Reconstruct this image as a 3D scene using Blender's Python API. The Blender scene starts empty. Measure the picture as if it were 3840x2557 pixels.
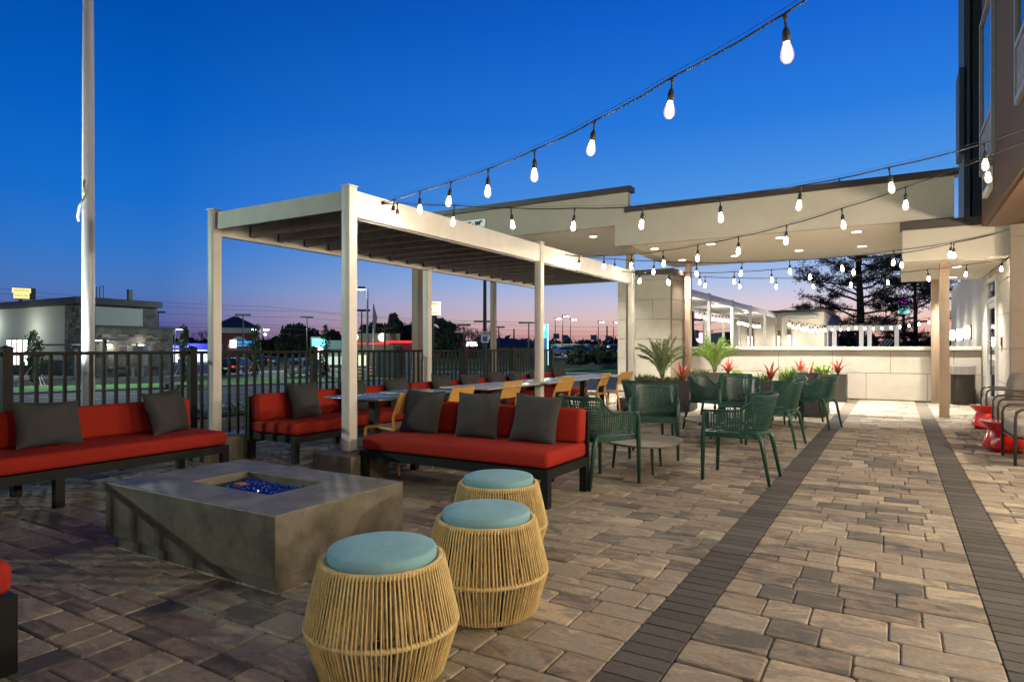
import bpy, math, random
from mathutils import Vector, Matrix, Euler
C = bpy.context.scene.collection
S = bpy.context.scene
R = math.radians
rnd = random.Random(11)

# ------------------------------------------------------------------ camera
YAW = math.atan(1442 / 2412)                  # camera looks this far left of +Y
cam = bpy.data.cameras.new('camera'); cam.sensor_width = 36; cam.lens = 36 * 2412 / 3840
cam.shift_y = 24.5 / 3840; cam.clip_end = 3000; cam.clip_start = .05
co = bpy.data.objects.new('camera', cam); C.objects.link(co)
co.location = (0, 0, 1.24); co.rotation_euler = (R(90), 0, YAW); S.camera = co

# ------------------------------------------------------------------ dusk sky
def lin(h, k=1.):
    h = h.lstrip('#'); o = []
    for i in (0, 2, 4):
        c = int(h[i:i+2], 16) / 255
        o.append((c / 12.92 if c < .04045 else ((c + .055) / 1.055) ** 2.4) * k)
    return o
W = bpy.data.worlds.new('World'); S.world = W; W.use_nodes = True
nt = W.node_tree; nt.nodes.clear(); N = nt.nodes.new; L = nt.links.new
out = N('ShaderNodeOutputWorld'); bg = N('ShaderNodeBackground'); tc = N('ShaderNodeTexCoord')
sep = N('ShaderNodeSeparateXYZ'); L(tc.outputs['Generated'], sep.inputs[0])
def ramp(stops):
    r = N('ShaderNodeValToRGB'); e = r.color_ramp.elements
    while len(e) < len(stops): e.new(.5)
    for i, (p, c) in enumerate(stops): e[i].position = p; e[i].color = (*lin(c), 1)
    L(sep.outputs['Z'], r.inputs[0]); return r
rR = ramp([(0,'#a2708a'),(.012,'#dd9f98'),(.026,'#f0bba9'),(.045,'#f0cfc2'),(.066,'#dfd0dc'),(.095,'#b9c9ea'),(.14,'#86afe9'),(.21,'#5499e6'),(.32,'#2a7cdf'),(.45,'#1262cf'),(.62,'#0a449c'),(1,'#031f58')])
rL = ramp([(0,'#3c3a72'),(.015,'#4f4c87'),(.04,'#5b63a0'),(.08,'#4a76bb'),(.13,'#3175c8'),(.2,'#176ccc'),(.3,'#075fc2'),(.42,'#004fae'),(.62,'#02357c'),(1,'#021c52')])
flat = N('ShaderNodeCombineXYZ'); L(sep.outputs['X'], flat.inputs[0]); L(sep.outputs['Y'], flat.inputs[1])
nm = N('ShaderNodeVectorMath'); nm.operation = 'NORMALIZE'; L(flat.outputs[0], nm.inputs[0])
dt = N('ShaderNodeVectorMath'); dt.operation = 'DOT_PRODUCT'; L(nm.outputs[0], dt.inputs[0]); dt.inputs[1].default_value = (.1, .995, 0)
mr = N('ShaderNodeMapRange'); L(dt.outputs['Value'], mr.inputs[0]); mr.inputs[1].default_value = .42; mr.inputs[2].default_value = 1.0
mx = N('ShaderNodeMix'); mx.data_type = 'RGBA'; L(mr.outputs[0], mx.inputs[0]); L(rL.outputs[0], mx.inputs[6]); L(rR.outputs[0], mx.inputs[7])
mb = N('ShaderNodeMapRange'); L(dt.outputs['Value'], mb.inputs[0]); mb.inputs[1].default_value = -.5; mb.inputs[2].default_value = .3; mb.inputs[3].default_value = .38; mb.inputs[4].default_value = 1   # the sky opposite the sunset is darker
L(mx.outputs[2], bg.inputs[0]); L(mb.outputs[0], bg.inputs[1]); L(bg.outputs[0], out.inputs[0])
S.view_settings.view_transform = 'Standard'; S.view_settings.look = 'None'; S.view_settings.exposure = 0; S.view_settings.gamma = 1
S.view_settings.use_curve_mapping = False
S.cycles.use_denoising = True; S.cycles.max_bounces = 6; S.cycles.diffuse_bounces = 3; S.cycles.glossy_bounces = 3
S.cycles.transmission_bounces = 4; S.cycles.sample_clamp_indirect = 4; S.cycles.caustics_reflective = False; S.cycles.caustics_refractive = False

# lamps of the place: (name, xyz, kind, colour, watts, size); their fixtures are built further down
GREEN = (.78, 1, .80); WARM = (1, .84, .64); WARMW = (1, .92, .80)
def lamp(name, loc, kind, col, e, size=.1, rot=None, angle=120, blend=.6):
    d = bpy.data.lights.new(name, kind); d.color = col; d.energy = e
    if kind == 'SPOT': d.spot_size = R(angle); d.spot_blend = blend
    d.shadow_soft_size = size
    o = bpy.data.objects.new(name, d); C.objects.link(o); o.location = loc
    if rot: o.rotation_euler = rot
    return o
lamp('flagpole_uplight_beam', (-10.0, 3.45, .25), 'SPOT', (.86, .97, 1), 900, .05, (Vector((.36, 1.12, 2.7))).to_track_quat('-Z', 'Y').to_euler(), 70, .7)
LOT = lamp('parking_lamp_light', (-33, -12.5, 9.0), 'POINT', GREEN, 135000, .10)
SCONCE_Y = (-2.0, 1.6, 5.2, 8.8)
for y, e in zip(SCONCE_Y, (230, 330, 450, 450)): lamp('wall_sconce_light', (2.98, y, 2.35), 'POINT', WARM, e, .1)
for x, y, e in ((-45, 22, 3200), (-58, 52, 6000), (-33, 62, 2600)):
    lamp('lot_lamp_light', (x, y, 6.6), 'POINT', (.85, 1, .9), e, .3)

# ------------------------------------------------------------------ helpers
def tag(o, label=None, cat=None, group=None, kind=None):
    if label: o['label'] = label
    if cat: o['category'] = cat
    if group: o['group'] = group
    if kind: o['kind'] = kind
    return o
def thing(name, label, cat, loc=(0, 0, 0), rz=0, group=None):
    o = bpy.data.objects.new(name, None); C.objects.link(o); o.location = loc; o.rotation_euler = (0, 0, rz)
    o.empty_display_size = .1
    return tag(o, label, cat, group)
def copy_tree(o, parent=None):
    c = o.copy(); C.objects.link(c); c.parent = parent
    for ch in o.children: copy_tree(ch, c)
    return c
def again(src, label, loc=None, rz=None, group=None):
    c = copy_tree(src); c['label'] = label
    if loc: c.location = loc
    if rz is not None: c.rotation_euler = (0, 0, rz)
    if group: c['group'] = group
    return c

class MB:
    def __init__(s): s.v = []; s.f = []; s.a = []
    def poly(s, pts, attr=None):
        n = len(s.v); s.v += [tuple(p) for p in pts]; s.f.append(tuple(range(n, n + len(pts)))); return s
    def box(s, x0, y0, z0, x1, y1, z1):
        x0, x1 = min(x0, x1), max(x0, x1); y0, y1 = min(y0, y1), max(y0, y1); z0, z1 = min(z0, z1), max(z0, z1)
        n = len(s.v)
        s.v += [(x0,y0,z0),(x1,y0,z0),(x1,y1,z0),(x0,y1,z0),(x0,y0,z1),(x1,y0,z1),(x1,y1,z1),(x0,y1,z1)]
        s.f += [tuple(n + i for i in q) for q in ((3,2,1,0),(4,5,6,7),(0,1,5,4),(1,2,6,5),(2,3,7,6),(3,0,4,7))]; return s
    def obox(s, c, ax, ay, az):                    # oriented box, half axes
        c = Vector(c); ax = Vector(ax); ay = Vector(ay); az = Vector(az); n = len(s.v)
        for k in (-1, 1):
            for i, j in ((-1,-1),(1,-1),(1,1),(-1,1)): s.v.append(tuple(c + ax*i + ay*j + az*k))
        s.f += [tuple(n + i for i in q) for q in ((3,2,1,0),(4,5,6,7),(0,1,5,4),(1,2,6,5),(2,3,7,6),(3,0,4,7))]; return s
    def rbox(s, x0, y0, z0, x1, y1, z1, r=.02, seg=2, puff=0):   # rounded box
        cx, cy, cz = (x0+x1)/2, (y0+y1)/2, (z0+z1)/2; hx, hy, hz = abs(x1-x0)/2, abs(y1-y0)/2, abs(z1-z0)/2
        r = min(r, hx, hy, hz); lats = []; lons = []
        for i in range(seg + 1): lats.append((-90 + 90 * i / seg, -1))
        for i in range(seg + 1): lats.append((90 * i / seg, 1))
        for q in range(4):
            for i in range(seg + 1): lons.append((q * 90 + 90 * i / seg, ((1,1),(-1,1),(-1,-1),(1,-1))[q]))
        n = len(s.v); m = len(lons)
        for la, sz in lats:
            for lo, (sx, sy) in lons:
                cl = math.cos(R(la))
                s.v.append((cx + sx*(hx-r) + r*cl*math.cos(R(lo)), cy + sy*(hy-r) + r*cl*math.sin(R(lo)), cz + sz*(hz-r) + r*math.sin(R(la))))
        for i in range(len(lats) - 1):
            for j in range(m):
                a = n + i*m + j; b = n + i*m + (j+1) % m
                s.f.append((a, b, b + m, a + m))
        s.f.append(tuple(n + j for j in reversed(range(m)))) ; s.f.append(tuple(n + (len(lats)-1)*m + j for j in range(m)))
        return s
    def tube(s, pts, r, seg=8, cap=True, sq=None):
        pts = [Vector(p) for p in pts]; k = len(pts)
        rs = r if isinstance(r, (list, tuple)) else [r] * k
        n = len(s.v); up = Vector((0, 0, 1)); prev = None
        for i, p in enumerate(pts):
            t = (pts[min(i+1, k-1)] - pts[max(i-1, 0)]).normalized()
            if prev is None:
                a = t.cross(up)
                if a.length < .05: a = t.cross(Vector((1, 0, 0)))
            else: a = prev - t * prev.dot(t)
            if a.length < 1e-6: a = t.orthogonal()
            a.normalize(); b = t.cross(a); prev = a
            for j in range(seg):
                th = 2 * math.pi * (j + .5) / seg
                s.v.append(tuple(p + (a * math.cos(th) + b * math.sin(th)) * rs[i]))
        for i in range(k - 1):
            for j in range(seg):
                q = n + i*seg + j; w = n + i*seg + (j+1) % seg
                s.f.append((q, w, w + seg, q + seg))
        if cap: s.f.append(tuple(n + j for j in reversed(range(seg)))); s.f.append(tuple(n + (k-1)*seg + j for j in range(seg)))
        return s
    def lathe(s, prof, seg=24, c=(0, 0, 0), cap=True):
        n = len(s.v)
        for r_, z in prof:
            for j in range(seg):
                th = 2*math.pi*j/seg; s.v.append((c[0] + r_*math.cos(th), c[1] + r_*math.sin(th), c[2] + z))
        for i in range(len(prof) - 1):
            for j in range(seg):
                q = n + i*seg + j; w = n + i*seg + (j+1) % seg; s.f.append((q, w, w + seg, q + seg))
        if cap: s.f.append(tuple(n + j for j in reversed(range(seg)))); s.f.append(tuple(n + (len(prof)-1)*seg + j for j in range(seg)))
        return s
    def prism(s, outline, z0, z1):
        n = len(s.v); m = len(outline)
        s.v += [(x, y, z0) for x, y in outline] + [(x, y, z1) for x, y in outline]
        for j in range(m): s.f.append((n+j, n+(j+1) % m, n+m+(j+1) % m, n+m+j))
        s.f.append(tuple(n + j for j in reversed(range(m)))); s.f.append(tuple(n + m + j for j in range(m))); return s
    def xf(s, M, start=0):
        for i in range(start, len(s.v)): s.v[i] = tuple(M @ Vector(s.v[i]))
        return s
    def mesh(s, name, m, smooth=False, attr=None):
        me = bpy.data.meshes.new(name); me.from_pydata(s.v, [], s.f); me.update()
        if smooth:
            me.polygons.foreach_set('use_smooth', [True] * len(me.polygons))
            if smooth != True: me.set_sharp_from_angle(angle=R(smooth))
        if attr is not None:
            a = me.attributes.new('rv', 'FLOAT', 'FACE'); a.data.foreach_set('value', attr)
        for q in (m if isinstance(m, (list, tuple)) else [m]): me.materials.append(q)
        return me
    def build(s, name, m, parent=None, smooth=False, attr=None, loc=None):
        o = bpy.data.objects.new(name, s.mesh(name, m, smooth, attr)); C.objects.link(o); o.parent = parent
        if loc: o.location = loc
        return o
def inst(src, parent=None, loc=None, rz=None, name=None):
    o = src.copy(); C.objects.link(o)
    if parent is not None: o.parent = parent
    if loc is not None: o.location = loc
    if rz is not None: o.rotation_euler = (0, 0, rz)
    return o
def struct(o): o['kind'] = 'structure'; return o
def at(x, d):                                     # ground position seen at image column x (of 2355), d metres ahead
    l = (x * 1.6306 - 1920) / 2412 * d
    return (-math.sin(YAW) * d + math.cos(YAW) * l, math.cos(YAW) * d + math.sin(YAW) * l)
def zz(y, d): return 1.24 + (799 - y) * 1.6306 / 2412 * d
PPM = 1479.

# ------------------------------------------------------------------ materials
def mat(name, col, rough=.6, metal=0, var=.12, scale=8, bump=0, bscale=60, spec=.5, stretch=None, coat=0, col2=None, lo=.35, hi=.65):
    m = bpy.data.materials.new(name); m.use_nodes = True; t = m.node_tree; b = t.nodes['Principled BSDF']
    if isinstance(col, str): col = lin(col)
    b.inputs['Roughness'].default_value = rough; b.inputs['Metallic'].default_value = metal
    b.inputs['Specular IOR Level'].default_value = spec; b.inputs['Coat Weight'].default_value = coat
    tc = t.nodes.new('ShaderNodeTexCoord'); vec = tc.outputs['Object']
    if stretch:
        mp = t.nodes.new('ShaderNodeMapping'); mp.inputs['Scale'].default_value = stretch; t.links.new(vec, mp.inputs[0]); vec = mp.outputs[0]
    if var or col2:
        n = t.nodes.new('ShaderNodeTexNoise'); n.inputs['Scale'].default_value = scale; n.inputs['Detail'].default_value = 6; n.inputs['Roughness'].default_value = .6
        t.links.new(vec, n.inputs['Vector'])
        r = t.nodes.new('ShaderNodeValToRGB'); t.links.new(n.outputs['Fac'], r.inputs[0])
        c2 = lin(col2) if isinstance(col2, str) else (col2 or [c * (1 + var) for c in col])
        c1 = [c * (1 - var) for c in col] if not col2 else col
        r.color_ramp.elements[0].position = lo; r.color_ramp.elements[1].position = hi
        r.color_ramp.elements[0].color = (*c1, 1); r.color_ramp.elements[1].color = (*c2, 1)
        t.links.new(r.outputs[0], b.inputs['Base Color'])
    else: b.inputs['Base Color'].default_value = (*col, 1)
    if bump:
        n2 = t.nodes.new('ShaderNodeTexNoise'); n2.inputs['Scale'].default_value = bscale; n2.inputs['Detail'].default_value = 4
        t.links.new(vec, n2.inputs['Vector']); bp = t.nodes.new('ShaderNodeBump'); bp.inputs['Strength'].default_value = bump; bp.inputs['Distance'].default_value = .01
        t.links.new(n2.outputs['Fac'], bp.inputs['Height']); t.links.new(bp.outputs[0], b.inputs['Normal'])
    return m
def emit(name, col, s, base=None):
    m = bpy.data.materials.new(name); m.use_nodes = True; b = m.node_tree.nodes['Principled BSDF']
    if isinstance(col, str): col = lin(col)
    b.inputs['Base Color'].default_value = (*(base or col), 1); b.inputs['Emission Color'].default_value = (*col, 1); b.inputs['Emission Strength'].default_value = s
    return m
M = {}
M['cream'] = mat('cream_paint', (.80, .765, .69), .45, var=.05, scale=3, bump=.05, bscale=30)
M['louvre'] = mat('charcoal_louvre', (.40, .395, .385), .5, var=.15)
M['concrete'] = mat('smooth_concrete', (.085, .075, .052), .5, var=.0, scale=4.5, bump=.3, bscale=22, col2=(.20, .182, .14), lo=.36, hi=.66)
M['frame'] = mat('charcoal_powder_coat', (.010, .011, .012), .5, var=.08, scale=20, spec=.22)
M['fence'] = mat('black_brown_metal', (.009, .008, .0075), .5, var=.1, spec=.2)
M['red'] = mat('red_canvas', (.33, .022, .011), .85, var=.04, scale=14, bump=.7, bscale=6, spec=.25)
M['grey_pillow'] = mat('charcoal_weave', (.055, .057, .058), .9, var=.06, scale=30, bump=.5, bscale=14, spec=.2)
M['rope'] = mat('straw_rope', (.66, .50, .22), .7, var=.16, scale=25, bump=.2, bscale=200)
M['blue'] = mat('pale_blue_canvas', (.23, .44, .51), .85, var=.06, scale=9, bump=.5, bscale=9, spec=.25)
M['green'] = mat('dark_green_resin', (.012, .058, .042), .38, var=.1, scale=12, spec=.5)
M['mustard'] = mat('mustard_resin', (.66, .36, .09), .45, var=.06, scale=12)
M['tabletop'] = mat('pale_grey_laminate', (.42, .40, .36), .28, var=.04)
M['taupetop'] = mat('taupe_laminate', (.25, .215, .175), .3, var=.06)
M['darktop'] = mat('slate_laminate', (.10, .12, .13), .22, var=.08, spec=.6)
M['black'] = mat('black_satin', (.012, .012, .012), .4, var=.1)
M['bulbglass'] = emit('bulb_glow', (1, .86, .66), 300)
M['farbulb'] = emit('far_bulb_glow', (1, .80, .55), 22)
M['downlight'] = emit('downlight_lens', (1, .88, .68), 9)
M['sconce'] = emit('sconce_lens', (1, .9, .74), 2.6)
M['whitelamp'] = emit('street_lamp_lens', (.95, 1, .97), 40)
M['cable'] = mat('black_rubber_cable', (.015, .015, .015), .55, var=.1)
M['ceiling'] = mat('cream_ceiling', (.80, .74, .62), .8, var=.03, scale=2)
M['stucco'] = mat('tan_stucco', (.55, .49, .40), .8, var=.05, scale=2, bump=.25, bscale=160)
M['brown_cap'] = mat('bronze_coping', (.055, .042, .034), .45, var=.1)
M['panel'] = mat('cast_stone_panel', (.47, .43, .365), .75, var=.05, scale=5, bump=.2, bscale=90)
M['capstone'] = mat('cream_capstone', (.60, .55, .46), .6, var=.05, bump=.1)
M['taupe_col'] = mat('taupe_column_paint', (.34, .245, .17), .5, var=.04)
M['brown_wall'] = mat('brown_stucco', (.085, .045, .022), .8, var=.06, scale=3, bump=.3, bscale=150)
M['taupe_wall'] = mat('taupe_panel', (.27, .225, .175), .8, var=.06, bump=.2, bscale=90)
M['slate_wall'] = mat('slate_siding', (.022, .027, .033), .6, var=.1)
M['wing_trim'] = mat('wing_trim', (.05, .06, .068), .6)
M['slate_trim'] = mat('slate_trim', (.10, .12, .13), .6)
M['soffit'] = mat('brown_soffit', (.12, .06, .022), .7, var=.05)
M['glass'] = mat('window_glass', (.02, .03, .04), .03, var=0, spec=1.0)
M['white_metal'] = mat('white_metal', (.6, .6, .58), .4, var=.04)
M['steel'] = mat('brushed_steel', (.75, .74, .72), .3, metal=.85, var=.08, stretch=(1, 1, .02), scale=60)
M['binbody'] = mat('dark_bin_metal', (.05, .045, .04), .3, metal=.6, var=.1)
M['redgloss'] = mat('glossy_red', (.55, .012, .008), .12, var=.03, coat=1)
M['lounge'] = mat('warm_grey_canvas', (.24, .215, .19), .9, var=.08, scale=12, bump=.6, bscale=8)
M['bronze'] = mat('dark_bronze_tube', (.04, .034, .028), .35, var=.1)
M['planter'] = mat('charcoal_planter', (.032, .028, .026), .55, var=.12, scale=4, bump=.08)
M['soil'] = mat('potting_soil', (.03, .02, .014), .95, var=.4, scale=40, bump=.6)
M['leaf'] = mat('palm_leaf', (.19, .25, .10), .5, var=.45, scale=12)
M['leaf2'] = mat('fern_leaf', (.10, .19, .04), .55, var=.45, scale=14)
M['redleaf'] = mat('coral_leaf', (.60, .10, .06), .45, var=.4, scale=10)
M['bronzeleaf'] = mat('bronze_leaf', (.26, .07, .035), .45, var=.4, scale=10)
M['orange_flower'] = mat('orange_petal', (.55, .12, .03), .6, var=.3, scale=20)
M['white_flower'] = mat('white_petal', (.7, .7, .66), .6, var=.1)
M['dirt'] = mat('joint_sand', (.12, .10, .075), .95, var=.35, scale=60, bump=.5, bscale=200)
M['asphalt'] = mat('asphalt', (.038, .040, .043), .8, var=.3, scale=1.2, bump=.4, bscale=60)
M['grass'] = mat('lawn_grass', (.06, .23, .015), .9, var=.0, scale=3, col2=(.11, .32, .035), bump=.8, bscale=25)
M['weeds'] = mat('rough_grass', (.05, .075, .02), .95, var=0, col2=(.13, .12, .06), scale=.9, bump=.8, bscale=8)
M['bank'] = mat('bare_bank', (.17, .13, .085), .95, var=0, col2=(.10, .11, .05), scale=.7, bump=.8, bscale=6)
M['paint'] = mat('white_road_paint', (.5, .5, .47), .7, var=.2, scale=3)
M['kerb'] = mat('kerb_concrete', (.32, .31, .27), .85, var=.12, scale=3)
M['mulch'] = mat('pale_mulch', (.2, .16, .1), .95, var=.4, scale=8, bump=.6)
M['bark'] = mat('dark_bark', (.035, .026, .02), .9, var=.3, scale=20, bump=.6, bscale=30)
M['darkleaf'] = mat('evergreen_leaf', (.018, .026, .012), .8, var=.5, scale=.6)
M['needle'] = mat('pine_needle', (.012, .014, .010), .8, var=.5, scale=1.5)
M['youngleaf'] = mat('young_tree_leaf', (.035, .06, .02), .5, var=.5, scale=2)
M['orangeplastic'] = mat('orange_barrel', (.75, .13, .02), .5, var=.05)
M['whiteplastic'] = mat('white_band', (.75, .75, .72), .5, var=.03)
M['pole'] = mat('brushed_pole', (.78, .79, .79), .38, metal=.1, var=.08, stretch=(1, 1, .05), scale=30)
M['darkpole'] = mat('dark_pole', (.03, .03, .03), .5)
M['greypole'] = mat('grey_pole', (.25, .25, .24), .5, var=.1)
M['wood'] = mat('weathered_pole_wood', (.05, .04, .033), .9, var=.3, stretch=(1, 1, .1), scale=20)
M['stone_dark'] = mat('ledge_stone', (.045, .042, .037), .85, var=.0, col2=(.12, .11, .095), scale=1.6, bump=.6, bscale=9)
M['stone_mid'] = mat('ledge_stone_pale', (.15, .135, .11), .85, var=.3, scale=3, bump=.6, bscale=9)
M['stone_deep'] = mat('ledge_stone_deep', (.03, .028, .026), .85, var=.3, scale=3, bump=.6, bscale=9)
M['rest_wall'] = mat('pale_stucco', (.36, .36, .32), .85, var=.05)
M['roofdark'] = mat('dark_roof_trim', (.03, .032, .034), .6, var=.1)
M['brick'] = mat('red_brick', (.15, .045, .03), .85, var=.25, scale=5)
M['navy'] = mat('navy_cladding', (.018, .03, .06), .7, var=.1)
M['offwhite'] = mat('off_white_wall', (.42, .42, .38), .8, var=.06)
M['bluegreyroof'] = mat('blue_slate_roof', (.035, .045, .055), .7, var=.1)

def paver_mat(name, stops, streak=.7, rough=.72):
    m = bpy.data.materials.new(name); m.use_nodes = True; t = m.node_tree; b = t.nodes['Principled BSDF']; n = t.nodes.new; l = t.links.new
    a = n('ShaderNodeAttribute'); a.attribute_name = 'rv'; tc = n('ShaderNodeTexCoord')
    off = n('ShaderNodeVectorMath'); off.operation = 'SCALE'; off.inputs[0].default_value = (91, 57, 33); l(a.outputs['Fac'], off.inputs['Scale'])
    geo = n('ShaderNodeNewGeometry')
    add = n('ShaderNodeVectorMath'); l(geo.outputs['Position'], add.inputs[0]); l(off.outputs[0], add.inputs[1])
    mp = n('ShaderNodeMapping'); mp.inputs['Scale'].default_value = (2.6, 6, 4); l(add.outputs[0], mp.inputs[0])
    st = n('ShaderNodeTexNoise'); st.inputs['Scale'].default_value = 1.3; st.inputs['Detail'].default_value = 7; st.inputs['Roughness'].default_value = .62; st.inputs['Distortion'].default_value = 1.3; l(mp.outputs[0], st.inputs['Vector'])
    f = n('ShaderNodeMath'); f.operation = 'SUBTRACT'; l(st.outputs['Fac'], f.inputs[0]); f.inputs[1].default_value = .5
    g = n('ShaderNodeMath'); g.operation = 'MULTIPLY_ADD'; l(f.outputs[0], g.inputs[0]); g.inputs[1].default_value = streak * 3.2; l(a.outputs['Fac'], g.inputs[2])
    r = n('ShaderNodeValToRGB'); l(g.outputs[0], r.inputs[0]); e = r.color_ramp.elements
    while len(e) < len(stops): e.new(.5)
    for i, (p, c) in enumerate(stops): e[i].position = p; e[i].color = (*c, 1)
    sp = n('ShaderNodeTexNoise'); sp.inputs['Scale'].default_value = 45; sp.inputs['Detail'].default_value = 5; l(geo.outputs['Position'], sp.inputs['Vector'])
    rr = n('ShaderNodeMapRange'); l(sp.outputs['Fac'], rr.inputs[0]); rr.inputs[1].default_value = .3; rr.inputs[2].default_value = .7; rr.inputs[3].default_value = .84; rr.inputs[4].default_value = 1.1
    big = n('ShaderNodeTexNoise'); big.inputs['Scale'].default_value = .9; big.inputs['Detail'].default_value = 4; l(geo.outputs['Position'], big.inputs['Vector'])
    rb = n('ShaderNodeMapRange'); l(big.outputs['Fac'], rb.inputs[0]); rb.inputs[1].default_value = .3; rb.inputs[2].default_value = .7; rb.inputs[3].default_value = .82; rb.inputs[4].default_value = 1.12
    mu = n('ShaderNodeMath'); mu.operation = 'MULTIPLY'; l(rr.outputs[0], mu.inputs[0]); l(rb.outputs[0], mu.inputs[1])
    sc = n('ShaderNodeVectorMath'); sc.operation = 'SCALE'; l(r.outputs[0], sc.inputs[0]); l(mu.outputs[0], sc.inputs['Scale'])
    l(sc.outputs[0], b.inputs['Base Color']); b.inputs['Roughness'].default_value = rough; b.inputs['Specular IOR Level'].default_value = .35
    hm = n('ShaderNodeMath'); hm.operation = 'MULTIPLY_ADD'; l(st.outputs['Fac'], hm.inputs[0]); hm.inputs[1].default_value = .6; l(sp.outputs['Fac'], hm.inputs[2])
    bp = n('ShaderNodeBump'); bp.inputs['Strength'].default_value = .5; bp.inputs['Distance'].default_value = .006; l(hm.outputs[0], bp.inputs['Height']); l(bp.outputs[0], b.inputs['Normal'])
    return m
M['paver'] = paver_mat('tumbled_paver', [(0, (.115, .105, .092)), (.2, (.185, .162, .134)), (.4, (.27, .21, .155)), (.58, (.33, .275, .205)), (.78, (.255, .235, .198)), (1, (.45, .37, .26))])
M['bandbrick'] = paver_mat('charcoal_paver', [(0, (.055, .05, .047)), (.5, (.078, .07, .064)), (1, (.105, .094, .085))], .25)
M['brightleaf'] = mat('bright_leaf', (.24, .38, .08), .5, var=.4, scale=12)

def shell(name):                                   # frosted bulb envelope: part clear, part glowing
    m = bpy.data.materials.new(name); m.use_nodes = True; t = m.node_tree; t.nodes.clear(); n = t.nodes.new
    o = n('ShaderNodeOutputMaterial'); mx_ = n('ShaderNodeMixShader'); tr = n('ShaderNodeBsdfTransparent'); em = n('ShaderNodeEmission')
    em.inputs[0].default_value = (1, .60, .27, 1); em.inputs[1].default_value = 1.8; mx_.inputs[0].default_value = .32
    t.links.new(tr.outputs[0], mx_.inputs[1]); t.links.new(em.outputs[0], mx_.inputs[2]); t.links.new(mx_.outputs[0], o.inputs[0]); return m
M['bulbshell'] = shell('bulb_envelope')
# ================================================================== GROUND
def tz(x, y):
    s = -.8*x + .6*y
    return -min(1.5, max(0, (s - 9) * .03))
def sheet(name, xs, ys, m, lift, kind='structure', rect=None):
    b = MB(); nx = len(xs); n = 0
    for y in ys:
        for x in xs: b.v.append((x, y, tz(x, y) + lift))
    for j in range(len(ys)-1):
        for i in range(nx-1): b.f.append((j*nx+i, j*nx+i+1, (j+1)*nx+i+1, (j+1)*nx+i))
    o = b.build(name, m); o['kind'] = kind; return o
def seq(a, b, s): return [a + (b-a)*i/max(1, round((b-a)/s)) for i in range(max(1, round((b-a)/s)) + 1)]
ax = [-900, -500, -250] + seq(-150, -5, 5) + [0, 20, 60, 200, 900]
ay = [-900, -300, -100, -40, -20] + seq(-10, 130, 5) + [200, 400, 1500]
g = sheet('ground_asphalt', ax, ay, M['asphalt'], -.06)
# patio slab of joint sand with pavers on it
X0, X1, Y0, Y1 = -6.95, 3.1, .7, 17.42
patio = struct(MB().box(X0-.3, Y0-3, -.3, X1+6, Y1+.6, -.012).build('patio_floor', M['dirt']))
struct(MB().box(-9.4, -3, -.25, X0-.31, 17.7, -.03).build('outer_walk', M['kerb']))
BANDS = [(-.98, -.76), (.36, .58)]; CROSS = (13.17, 13.39)
def in_view(x, y, pad=.03):
    d = -math.sin(YAW)*x + math.cos(YAW)*y
    if d < 1.6: return 0
    l = (math.cos(YAW)*x + math.sin(YAW)*y) / d
    return d if abs(l) < .80 + pad and 1.24/d < .54 else 0
def paver_geo(b, x0, y0, x1, y1, h, tilt=(0, 0), ch=.016):
    g_ = .0022; x0 += g_; y0 += g_; x1 -= g_; y1 -= g_; ch = min(ch, (y1-y0)*.3)
    n = len(b.v)
    def ring(i, z):
        k = ch
        pts = [(x0+k, y0+i), (x1-k, y0+i), (x1-i, y0+k), (x1-i, y1-k), (x1-k, y1-i), (x0+k, y1-i), (x0+i, y1-k), (x0+i, y0+k)]
        cx, cy = (x0+x1)/2, (y0+y1)/2
        for x, y in pts: b.v.append((x, y, z + (x-cx)*tilt[0] + (y-cy)*tilt[1]))
    ring(0, h-.022); ring(0, h-.005); ring(min(.007, ch*.75), h)
    for q in range(2):
        for j in range(8):
            a = n+q*8+j; c = n+q*8+(j+1) % 8; b.f.append((a, c, c+8, a+8))
    b.f.append(tuple(n+16+j for j in range(8))); return 17
def lay_cells():
    cells = []; y = Y0
    regions = [(X0, BANDS[0][0]), (BANDS[0][1], BANDS[1][0]), (BANDS[1][1], X1)]
    for ri, (ra, rb) in enumerate(regions):
        y = Y0 + rnd.random()*.05
        while y < Y1 - .02:
            h = rnd.choice((.205, .205, .225, .205, .155, .105)); h = min(h, Y1-y)
            ya, yb = y, y+h; y = yb
            if ri == 1 and ya < CROSS[1] and yb > CROSS[0]:
                if ya < CROSS[0] - .06: yb = CROSS[0]; y = CROSS[1]
                else: y = CROSS[1]; continue
            x = ra
            while x < rb - .01:
                w = rnd.choice((.155, .205, .225, .27, .31, .31))
                w *= rnd.uniform(.95, 1.05)
                if x + w > rb - .09: w = rb - x
                if h > .19 and w > .25 and rnd.random() < .27:
                    f = rnd.choice((.5, .5, .4)); cells.append((x, ya, x+w, ya+h*f)); cells.append((x, ya+h*f, x+w, yb))
                else: cells.append((x, ya, x+w, yb))
                x += w
    return cells
def band_cells():
    c = []
    for a, b_ in BANDS:
        y = Y0
        while y < CROSS[0] - .05: c.append((a, y, b_, min(y+.1, CROSS[0]))); y += .1
    x = BANDS[0][0]
    while x < BANDS[1][1] - .05: c.append((x, CROSS[0], min(x+.1, BANDS[1][1]), CROSS[1])); x += .1
    return c
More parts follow.
